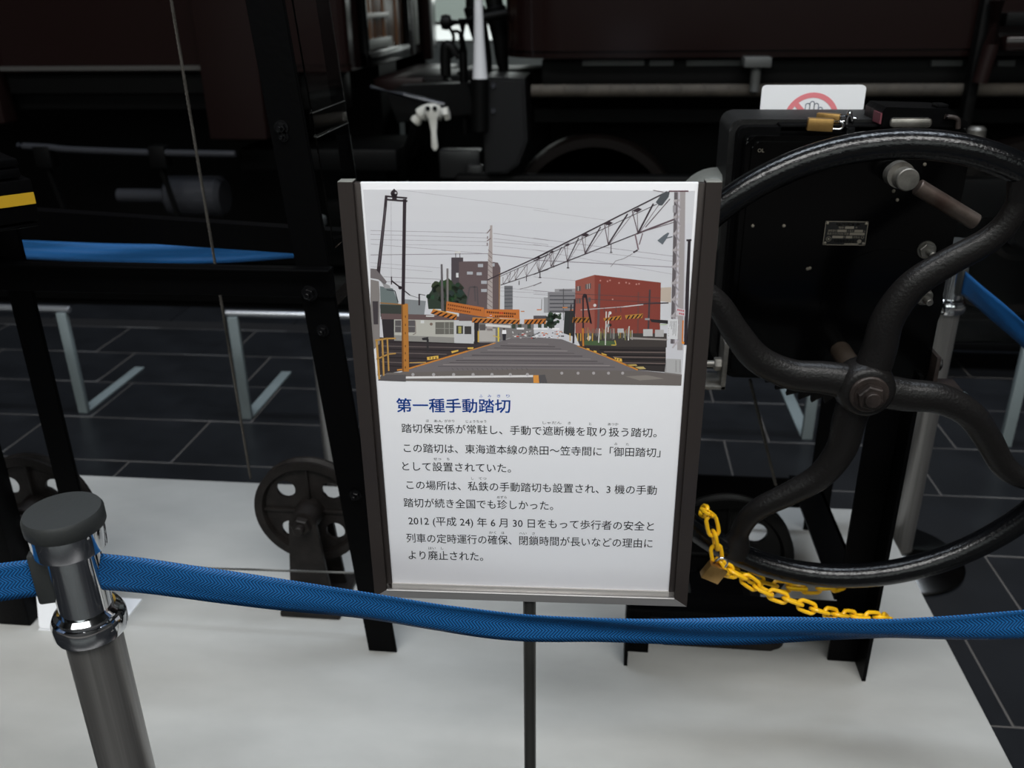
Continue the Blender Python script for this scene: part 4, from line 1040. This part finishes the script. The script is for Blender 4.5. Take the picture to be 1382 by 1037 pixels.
# centre mast
p.poly((168, 156, 154), [(930, 370), (947, 370), (950, 1190), (903, 1190), (915, 600)], 5, f5)
for i in range(13): p.line((122, 106, 106), (914-i*.6, 560+i*38), (946, 590+i*38), 5, 6, f5)
for a, b_ in (((905, 432), (932, 400)), ((905, 492), (935, 470)), ((910, 455), (910, 475)), ((908, 505), (908, 530))): p.line((120, 100, 102), a, b_, 8, 6, f5)
p.line((150, 110, 70), (1003, 740), (1000, 1120), 9, 6, f5)
# left hut and houses
p.poly((112, 104, 106), [(0, 705), (50, 710), (128, 810), (110, 830), (60, 790), (0, 780)], 6, f5)
p.poly((128, 122, 120), [(0, 790), (65, 805), (72, 900), (72, 1290), (30, 1330), (0, 1300)], 5, f5)
p.poly((64, 58, 62), [(15, 960), (60, 960), (60, 1140), (25, 1140)], 6, f5)
p.poly((150, 148, 150), [(80, 800), (150, 840), (155, 860), (110, 860)], 6, f5)
p.poly((60, 52, 54), [(55, 470), (330, 500), (1060, 515), (820, 595), (330, 745), (60, 800)], 3, f7)
p.poly((178, 176, 168), [(200, 318), (710, 330), (710, 522), (200, 502)], 4, f7)
p.poly((48, 44, 48), [(95, 318), (200, 318), (200, 500), (110, 480)], 4, f7)
p.poly((100, 80, 80), [(90, 272), (480, 282), (880, 305), (882, 330), (560, 328), (90, 320)], 5, f7)
p.poly((190, 190, 192), [(708, 335), (880, 335), (875, 528), (708, 522)], 5, f7)
p.poly((140, 138, 134), [(200, 455), (710, 475), (710, 522), (200, 502)], 5, f7)
for q, c_ in (((208, 330, 378, 432), (88, 84, 86)), ((550, 345, 706, 448), (104, 102, 96)), ((728, 375, 785, 445), (62, 62, 58)), ((797, 380, 855, 447), (62, 60, 60))): p.rect(c_, *q, 6, f7)
for x in (262, 318): p.line((150, 148, 144), (x, 332), (x, 430), 6, 7, f7, K7)
for x in (628, 668): p.line((150, 150, 142), (x, 347), (x, 446), 6, 7, f7, K7)
p.line((150, 148, 144), (210, 380), (378, 382), 5, 7, f7, K7); p.line((142, 140, 134), (552, 398), (704, 400), 5, 7, f7, K7)
p.rect((168, 160, 84), 745, 382, 770, 440, 7, f7)
p.rect((205, 205, 205), 425, 330, 455, 355, 6, f7); p.disc((120, 100, 90), 515, 362, 13, 6, f7); p.rect((200, 196, 194), 470, 288, 540, 300, 6, f7)
p.pline((130, 118, 112), [(380, 335), (384, 440), (360, 452)], 7, 7, f7, K7)
p.poly((50, 48, 52), [(435, 480), (490, 470), (490, 500), (440, 498)], 6, f7); p.line((50, 48, 50), (485, 490), (485, 600), 18, 6, f7, K7)
for i, y in enumerate((520, 555, 580, 610, 650, 690, 720)): p.line((104, 92, 90) if i % 2 else (38, 33, 35), (90, y-8), (900-i*85, y+8), 7, 4, f7, K7)
# road
p.poly((112, 105, 107), [(300, 760), (330, 742), (820, 592), (1060, 520), (1190, 480), (1385, 472), (1622, 490), (1762, 545), (2262, 750), (2640, 790), (2634, 884), (65, 840), (140, 800)], 4, f7)
p.poly((108, 101, 97), [(140, 775), (1382, 742), (2262, 760), (2640, 790), (2634, 884), (65, 840)], 5, f7)
p.poly((88, 84, 86), [(95, 790), (300, 790), (300, 850), (65, 840)], 6, f7)
for i, y in enumerate((528, 548, 566, 584, 604, 628, 652, 672, 690, 708, 722)):
    hwid = (y-470)*3.05; x_ = 1340
    p.line((78, 71, 75) if i % 3 else (142, 134, 134), (max(430, x_-hwid), y-2), (min(2180, x_+hwid*.95), y+6), 7 if i % 2 else 4, 6, f7, K7)
p.line((216, 213, 214), (300, 815), (1378, 803), 18, 7, f7, K7); p.poly((226, 146, 56), [(1380, 795), (1425, 795), (1430, 862), (1382, 860)], 7, f7)
p.poly((84, 80, 82), [(1425, 795), (1480, 790), (1500, 862), (1430, 864)], 6, f7)
for x in (360, 535, 705, 870, 1030, 1185, 1330): p.disc((170, 165, 168), x, 790, 14, 7, f7, 8)
for x in (240, 378, 510, 636, 756): p.disc((168, 162, 164), x, 778, 13, 7, f8, 8)
p.poly((132, 124, 118), [(780, 805), (960, 795), (1110, 825), (900, 840)], 6, f8)
for i in range(16): p.line((90, 84, 88), (690+i*42, 735), (705+i*42, 752), 5, 7, f7, K7)
p.pline((206, 128, 46), [(225, 752), (330, 738), (820, 592)], 13, 7, f7, K7); p.line((206, 132, 56), (820, 592), (1060, 522), 8, 7, f7, K7); p.line((190, 150, 80), (330, 690), (470, 686), 8, 7, f7, K7)
p.pline((206, 132, 46), [(370, 545), (460, 580), (620, 640)], 8, 7, f8, K7); p.line((206, 128, 42), (620, 640), (885, 750), 13, 7, f8, K7)
for q in ([(478, 642), (575, 628), (577, 655), (482, 668)], [(685, 592), (745, 580), (745, 592), (690, 610)], [(822, 560), (875, 558), (870, 572), (825, 574)]): p.poly((224, 178, 70), q, 8, f7)
for x in (505, 530, 555): p.line((60, 50, 40), (x, 640), (x, 660), 7, 9, f7, K7)
for q in ([(682, 643), (748, 655), (752, 682), (700, 672)], [(510, 585), (536, 590), (536, 602), (512, 598)], [(575, 605), (620, 620), (620, 630), (580, 618)], [(450, 565), (475, 570), (475, 580), (452, 576)]): p.poly((220, 172, 66), q, 8, f8)
p.poly((60, 50, 40), [(700, 652), (708, 653), (706, 668), (698, 667)], 9, f8); p.poly((60, 50, 40), [(722, 655), (730, 656), (728, 672), (720, 671)], 9, f8)
p.poly((190, 160, 84), [(780, 705), (870, 702), (880, 715), (800, 720)], 7, f8); p.poly((190, 166, 100), [(860, 725), (930, 722), (955, 742), (900, 745)], 7, f8)
# orange rail, post
for a, b_, w_ in (((40, 500), (140, 484), 14), ((130, 484), (215, 483), 13), ((50, 660), (150, 618), 12), ((140, 618), (215, 610), 11), ((52, 500), (75, 830), 18), ((100, 490), (113, 800), 15), ((143, 490), (155, 760), 13)): p.line((186, 138, 66), a, b_, w_, 7, f7, K7)
p.poly((186, 118, 46), [(262, 185), (318, 190), (327, 765), (268, 765)], 8, f7); p.poly((140, 86, 36), [(262, 185), (275, 186), (283, 765), (268, 765)], 9, f7)
for y in (290, 360, 430, 540, 600, 660, 720): p.line((110, 66, 30), (296, y), (296, y+18), 8, 9, f7, K7)
p.line((160, 110, 50), (80, 182), (262, 196), 9, 6, f7, K7)
# gate tower printed
p.poly(D, [(112, 140), (132, 150), (128, 215), (74, 748), (48, 720), (95, 320)], 8, f5); p.line((120, 110, 118), (116, 230), (66, 690), 3, 9, f5)
p.poly(D, [(252, 165), (279, 165), (266, 985), (240, 985)], 9, f5)
p.line(D, (112, 143), (285, 158), 13, 9, f5); p.line(D, (128, 170), (287, 182), 14, 9, f5)
p.disc(D, 184, 122, 28, 9, f5); p.rect(D, 168, 120, 205, 170, 9, f5); p.disc((180, 176, 182), 196, 118, 8, 10, f5); p.disc(D, 184, 96, 9, 9, f5)
p.line((150, 144, 152), (160, 190), (162, 770), 2, 8, f5); p.line(D, (163, 768), (163, 830), 9, 9, f5); p.line(D, (163, 800), (240, 860), 11, 9, f5); p.disc(D, 230, 855, 14, 9, f5)
p.line(D, (250, 868), (307, 913), 8, 9, f5); p.line(D, (307, 913), (375, 935), 3, 9, f5); p.line(D, (379, 903), (379, 992), 12, 9, f5); p.line(D, (379, 905), (425, 913), 4, 9, f5)
p.pline((60, 62, 66), [(125, 870), (190, 880), (215, 970)], 8, 8, f5)
# orange banners and striped bars
p.poly((196, 108, 46), [(645, 168), (962, 222), (966, 302), (640, 250)], 9, f7); p.poly((204, 112, 46), [(966, 236), (1262, 238), (1264, 320), (966, 300)], 9, f7)
for i in range(16): p.rect((120, 58, 24), 655+i*18, 190+i*3.2, 667+i*18, 204+i*3.2, 10, f7)
for i in range(11): p.rect((120, 58, 24), 653+i*18, 222+i*3.2, 665+i*18, 234+i*3.2, 10, f7)
for i in range(14): p.rect((196, 34, 24) if i in (6, 7) else (100, 48, 24), 985+i*18, 252+i*1.2, 998+i*18, 268+i*1.2, 10, f7)
for i in range(9): p.rect((90, 44, 26), 1055+i*18, 288, 1068+i*18, 303, 10, f7)
p.disc((170, 40, 40), 1020, 288, 10, 10, f7); p.rect((230, 225, 225), 1012, 285, 1028, 291, 11, f7)
p.stripes([(530, 237), (735, 285), (725, 328), (510, 272)], 5, 9, f7); p.stripes([(865, 308), (1268, 324), (1262, 362), (858, 348)], 10, 10, f7); p.stripes([(1304, 322), (1490, 316), (1486, 360), (1302, 362)], 5, 10, f7)
p.line((214, 150, 60), (530, 236), (735, 284), 7, 11, f7, K7); p.line((214, 140, 60), (865, 308), (1268, 324), 6, 12, f7, K7)
# right side
p.poly((152, 80, 68), [(325, 800), (475, 755), (475, 1220), (325, 1220)], 3, f6)
p.poly((136, 60, 50), [(475, 755), (990, 815), (982, 1270), (475, 1230)], 3, f6)
for q in ((332, 845, 345, 880), (350, 842, 368, 880), (402, 828, 416, 866), (420, 825, 432, 864), (436, 820, 447, 862), (332, 945, 345, 978), (350, 942, 368, 978), (425, 930, 445, 965)): p.rect((96, 84, 84), *q, 4, f6)
for q in ((345, 842, 350, 880), (416, 825, 420, 865), (432, 822, 436, 862)): p.rect((190, 176, 170), *q, 5, f6)
for x, y in ((520, 800), (575, 805), (595, 798), (665, 818), (720, 815), (745, 822), (800, 828), (820, 825), (615, 945)): p.disc((190, 130, 120), x, y, 7, 4, f6, 6)
p.poly((128, 126, 130), [(112, 890), (325, 888), (325, 1050), (112, 1050)], 3, f6); p.poly((150, 148, 152), [(165, 865), (325, 862), (325, 890), (165, 890)], 3, f6); p.rect((110, 108, 112), 200, 870, 300, 884, 4, f6)
for i in range(5): p.line((76, 76, 82), (125, 918+i*30), (320, 918+i*30), 9, 4, f6)
p.line((90, 88, 92), (232, 870), (232, 1050), 6, 5, f6); p.poly((150, 150, 154), [(80, 930), (112, 930), (112, 1050), (80, 1050)], 2, f6)
p.poly((186, 170, 156), [(990, 855), (1072, 850), (1068, 970), (988, 960)], 2, f6)
for i in range(26):
    x = 110+random.random()*115; y = 270+random.random()*120
    p.disc((46+random.randint(-6, 10), 60+random.randint(-6, 12), 50), x, y, random.uniform(12, 24), 5, f8, 8, .3)
p.poly((46, 50, 50), [(265, 250), (345, 250), (345, 470), (255, 440)], 5, f8)
p.poly((84, 78, 84), [(0, 290), (110, 290), (110, 320), (0, 320)], 3, f8)
for a, b_, w_, c_ in (((560, 20), (548, 400), 20, (98, 78, 80)), ((987, 70), (970, 490), 15, (70, 60, 64)), ((890, 90), (885, 440), 12, (112, 66, 60)), ((70, 150), (68, 240), 5, (110, 104, 110)), ((255, 60), (255, 330), 5, (88, 84, 90))): p.line(c_, a, b_, w_, 5, f8, K7)
p.line((180, 170, 172), (400, 242), (760, 215), 7, 6, f8, K7); p.line((196, 188, 190), (745, 217), (930, 196), 9, 6, f8, K7); p.line((60, 50, 56), (900, 190), (1145, 182), 10, 6, f8, K7)
for x in (600, 700, 740): p.line((80, 66, 68), (x, 218), (x, 262), 5, 6, f8, K7)
p.line((88, 66, 66), (350, 105), (1075, 140), 5, 5, f8, K7); p.line((88, 66, 66), (350, 145), (1075, 180), 5, 5, f8, K7)
# equipment strip
p.poly((66, 60, 58), [(350, 440), (1130, 440), (1130, 560), (400, 560)], 4, f8)
p.poly((74, 96, 62), [(430, 500), (700, 505), (700, 545), (430, 540)], 5, f8)
p.poly((52, 47, 47), [(380, 545), (700, 555), (1122, 555), (1122, 770), (885, 750), (620, 640)], 5, f8)
p.poly((150, 142, 138), [(820, 472), (1135, 488), (1135, 500), (820, 490)], 6, f8)
for i in range(34):
    x = 440+i*12+random.uniform(-4, 4); c_ = random.choice(((150, 150, 84), (176, 172, 166), (110, 106, 90), (200, 150, 60), (90, 96, 80), (120, 118, 116)))
    p.line(c_, (x, random.uniform(390, 430)), (x, random.uniform(455, 500)), random.uniform(3, 7), 6, f8, K7)
for q, c_ in (((930, 405, 1010, 465), (182, 180, 180)), ((1030, 410, 1105, 470), (172, 170, 170)), ((712, 400, 765, 435), (176, 176, 178)), ((945, 312, 985, 328), (150, 148, 150))): p.rect(c_, *q, 7, f8)
p.poly((44, 42, 46), [(985, 320), (1140, 330), (1140, 360), (1000, 345)], 6, f8); p.line((170, 190, 150), (1070, 368), (1130, 364), 8, 7, f8, K7)
for x, y0, y1 in ((617, 255, 540), (640, 260, 430), (812, 380, 500), (560, 400, 520), (810, 385, 480)): p.line((206, 202, 198), (x, y0), (x-8, y1), 9, 7, f8, K7)
p.disc((214, 212, 214), 648, 268, 14, 7, f8); p.disc((206, 200, 200), 520, 203, 13, 7, f8); p.disc((160, 160, 164), 632, 375, 16, 7, f8); p.disc((50, 46, 46), 650, 370, 13, 7, f8); p.disc((190, 184, 178), 470, 480, 20, 7, f8, 9, .3)
p.pline((204, 172, 66), [(690, 500), (700, 540), (660, 540)], 8, 7, f8, K7)
for i, y in enumerate((580, 597, 625, 640, 662, 690, 705)): p.line((112, 96, 92) if i % 2 else (30, 26, 28), (560+i*38, y), (1122, y+6), 8, 6, f8, K7)
p.stripes([(335, 303), (478, 303), (472, 348), (328, 350)], 4, 8, f8, (168, 104, 40)); p.stripes([(592, 312), (745, 288), (745, 322), (600, 336)], 4, 8, f8, (186, 120, 44)); p.stripes([(775, 287), (930, 272), (922, 310), (785, 320)], 4, 8, f8, (186, 126, 50))
p.line(D, (420, 125), (422, 400), 14, 8, f8, K7); p.line(D, (445, 118), (486, 350), 16, 8, f8, K7); p.disc(D, 435, 122, 18, 8, f8); p.line((198, 118, 40), (418, 395), (422, 550), 15, 8, f8, K7); p.line(D, (350, 150), (338, 525), 16, 8, f8, K7); p.line(D, (470, 250), (490, 360), 12, 8, f8, K7); p.line((52, 48, 52), (320, 195), (305, 440), 12, 7, f8, K7)
for x in (310, 375, 400, 465, 500): p.line((206, 160, 60), (x, 440), (x, 505), 8, 8, f8, K7)
# distance: cars, gates, cyclist
p.poly((120, 116, 116), [(885, 330), (960, 330), (1190, 365), (1385, 360), (1385, 470), (1180, 480), (1060, 520), (885, 520)], 4, f7)
p.poly((176, 170, 166), [(915, 400), (1060, 400), (1060, 510), (915, 510)], 5, f7); p.rect((90, 84, 84), 925, 365, 975, 415, 6, f7); p.rect((46, 42, 44), 880, 330, 918, 522, 6, f7)
p.poly((210, 206, 204), [(975, 360), (1190, 372), (1190, 395), (975, 380)], 6, f7)
for i in range(70):
    x = random.uniform(1190, 1620); y = random.uniform(418, 478)
    c_ = random.choice(((206, 206, 208), (196, 60, 44), (70, 66, 72), (220, 120, 50), (120, 118, 124), (230, 230, 232), (52, 50, 54), (170, 160, 160)))
    p.rect(c_, x, y, x+random.uniform(8, 26), y+random.uniform(5, 10), 6+(i % 3), f7)
for x in (1240, 1382, 1440, 1540): p.rect((226, 224, 226), x, 392+(x-1240)*.01, x+62, 408+(x-1240)*.01, 8, f7)
for x in (1200, 1250, 1330, 1420, 1470, 1530): p.rect((60, 70, 60), x, 360, x+30, 400, 5, f7)
p.rect((200, 120, 50), 1275, 250, 1305, 258, 6, f7); p.line((214, 108, 40), (1410, 240), (1450, 240), 8, 6, f7, K7); p.line((214, 130, 60), (1628, 222), (1670, 222), 9, 6, f7, K7); p.line((210, 110, 50), (1690, 243), (1718, 243), 9, 6, f7, K7); p.rect((224, 224, 228), 1570, 268, 1605, 278, 6, f7)
p.line((226, 200, 60), (1085, 390), (1085, 510), 12, 8, f7, K7); p.line((206, 166, 60), (915, 420), (915, 515), 12, 8, f7, K7); p.line((206, 176, 70), (1040, 460), (1100, 480), 7, 8, f7, K7)
p.poly((232, 230, 234), [(1117, 412), (1150, 412), (1152, 445), (1115, 445)], 9, f7); p.disc((60, 50, 50), 1132, 404, 8, 9, f7); p.poly((44, 42, 50), [(1118, 445), (1150, 445), (1146, 500), (1122, 500)], 9, f7)
# truss
T = (60, 48, 56)
p.line(T, (910, 795), (1382, 578), 9, 8, f5); p.line(T, (1010, 835), (1382, 712), 6, 8, f5); p.line(T, (1000, 770), (1382, 600), 4, 8, f5)
un = [(1030, 770), (1090, 735), (1150, 705), (1220, 670), (1310, 625), (1420, 575)]; ln = [(1030, 830), (1075, 815), (1125, 798), (1212, 768), (1310, 738), (1425, 700)]
for i in range(len(un)):
    p.line((96, 82, 88), un[i], ln[i], 3.5, 8, f5)
    if i+1 < len(un): p.line((90, 76, 82), ln[i], un[i+1], 4, 8, f5)
    if i: p.line((110, 96, 100), ln[i], (un[i][0]-30, un[i][1]+12), 3, 8, f5)
p.line(T, (0, 632), (1040, 108), 11, 8, f6); p.line(T, (0, 648), (960, 205), 5, 8, f6)
p.line(T, (0, 752), (800, 437), 8, 8, f6); p.line((96, 76, 84), (800, 437), (1140, 305), 13, 8, f6); p.line((110, 92, 98), (880, 410), (1095, 345), 6, 8, f6)
un = [(40, 622), (140, 575), (260, 520), (400, 445), (580, 355), (800, 250), (1010, 165)]; ln = [(40, 735), (135, 693), (262, 652), (400, 590), (580, 518), (812, 432)]
for i in range(6):
    sc_ = .5+i*.16
    p.line((100, 84, 92), (un[i][0]-25*sc_, un[i][1]+10), ln[i], 6*sc_, 8, f6); p.line((110, 96, 100), (un[i][0]+5, un[i][1]), ln[i], 4*sc_, 8, f6)
    p.line(T, ln[i], (un[i+1][0]-60*sc_, un[i+1][1]+28*sc_), 10*sc_, 8, f6); p.line((120, 106, 112), (ln[i][0]+8, ln[i][1]), (un[i+1][0]-10, un[i+1][1]+8), 4*sc_, 8, f6)
    x, y = un[i]; p.poly(T, [(x-28*sc_, y+6*sc_), (x+10*sc_, y-14*sc_), (x+34*sc_, y-4*sc_), (x+8*sc_, y+14*sc_)], 9, f6)
p.poly((78, 82, 88), [(1000, 120), (1060, 105), (1050, 150), (1000, 215), (975, 215), (950, 190)], 10, f6)
p.line((90, 76, 82), (1060, 165), (870, 385), 7, 8, f6)
for x, y0, y1 in ((50, 735, 780), (268, 652, 705), (603, 515, 585)): p.line(T, (x, y0), (x, y1), 6, 9, f6); p.line(T, (x-10, y1-4), (x+10, y1-4), 7, 9, f6)
p.pline((120, 96, 104), [(790, 440), (815, 560)], 11, 9, f6); p.line((110, 90, 98), (848, 432), (822, 520), 8, 9, f6); p.line(T, (775, 582), (810, 562), 12, 9, f6)
p.pline((120, 112, 118), [(770, 590), (700, 630), (640, 645), (600, 692)], 4, 9, f6)
p.pline((120, 112, 118), [(1160, 865), (1210, 855), (1330, 815)], 4, 9, f5); p.pline((120, 112, 118), [(0, 840), (60, 812)], 5, 9, f6)
for x, y in ((1155, 800), (1212, 770), (1318, 740)): p.line(T, (x, y), (x, y+34), 6, 9, f5)
# right lattice mast
p.poly((190, 186, 194), [(1100, 108), (1180, 105), (1178, 700), (1170, 1300), (1080, 1300)], 8, f6)
p.line((98, 90, 94), (1107, 112), (1078, 1290), 26, 9, f6); p.line((158, 150, 152), (1160, 105), (1138, 1340), 42, 9, f6); p.line((140, 132, 136), (1122, 112), (1096, 1290), 7, 10, f6)
for i in range(9):
    y = 180+i*128; xa_, xb_ = 1105-i*3.2, 1142-i*2
    p.line((172, 164, 168), (xa_-15, y), (xb_, y-6), 18, 10, f6); p.line((150, 144, 150), (xa_, y+8), (xb_, y+60), 12, 10, f6); p.line((176, 168, 172), (xb_, y+60), (xa_, y+120), 12, 10, f6)
p.line((92, 48, 62), (1052, 104), (1205, 104), 10, 11, f6); p.line((92, 60, 70), (930, 97), (1010, 112), 5, 10, f6)
p.poly((150, 146, 152), [(1083, 215), (1108, 215), (1106, 272), (1083, 270)], 11, f6)
p.poly((96, 104, 112), [(962, 488), (1010, 448), (1045, 425), (1055, 432), (1030, 480), (1003, 520)], 10, f6); p.line((90, 96, 104), (1030, 470), (1080, 458), 8, 10, f6)
p.poly((48, 40, 46), [(1200, 485), (1222, 480), (1205, 1036), (1192, 1300), (1168, 1300), (1184, 800)], 8, f6); p.line((48, 40, 46), (1188, 487), (1228, 484), 14, 9, f6)
p.poly((170, 168, 170), [(1125, 655), (1250, 660), (1252, 792), (1112, 770)], 11, f8); p.poly((120, 114, 112), [(1112, 770), (1252, 788), (1250, 800), (1110, 782)], 12, f8)
for i in range(9): p.disc((110, 106, 108), 1122, 672+i*11, 4, 12, f8, 6); p.disc((110, 106, 108), 1243, 676+i*11, 4, 12, f8, 6); p.disc((110, 106, 108), 1208, 674+i*11, 4, 12, f8, 6)
p.poly((206, 206, 210), [(1142, 318), (1225, 320), (1222, 492), (1136, 487)], 13, f8)
for i in range(5): p.line((80, 78, 84), (1210-i*12, 335), (1205-i*12, 345+[120, 100, 110, 60, 40][i]), 3, 14, f8, K7)
for i in range(4): p.disc((60, 58, 64), 1145, 400+i*20, 3, 14, f8, 6)
p.poly((196, 188, 194), [(1215, 223), (1287, 238), (1285, 297), (1212, 285)], 13, f8)
for i in range(4): p.rect((190, 60, 76), 1220+i*15, 234+i*3, 1230+i*15, 248+i*3, 14, f8); 
for i in range(3): p.rect((190, 60, 76), 1235+i*15, 265+i*3, 1246+i*15, 279+i*3, 14, f8)
p.line((214, 120, 40), (1268, 330), (1262, 520), 12, 10, f8, K7); p.disc((236, 140, 40), 1268, 520, 12, 11, f8)
# trim everything that left the print
for v in p.bm.verts:
    pass
pr = p.build()
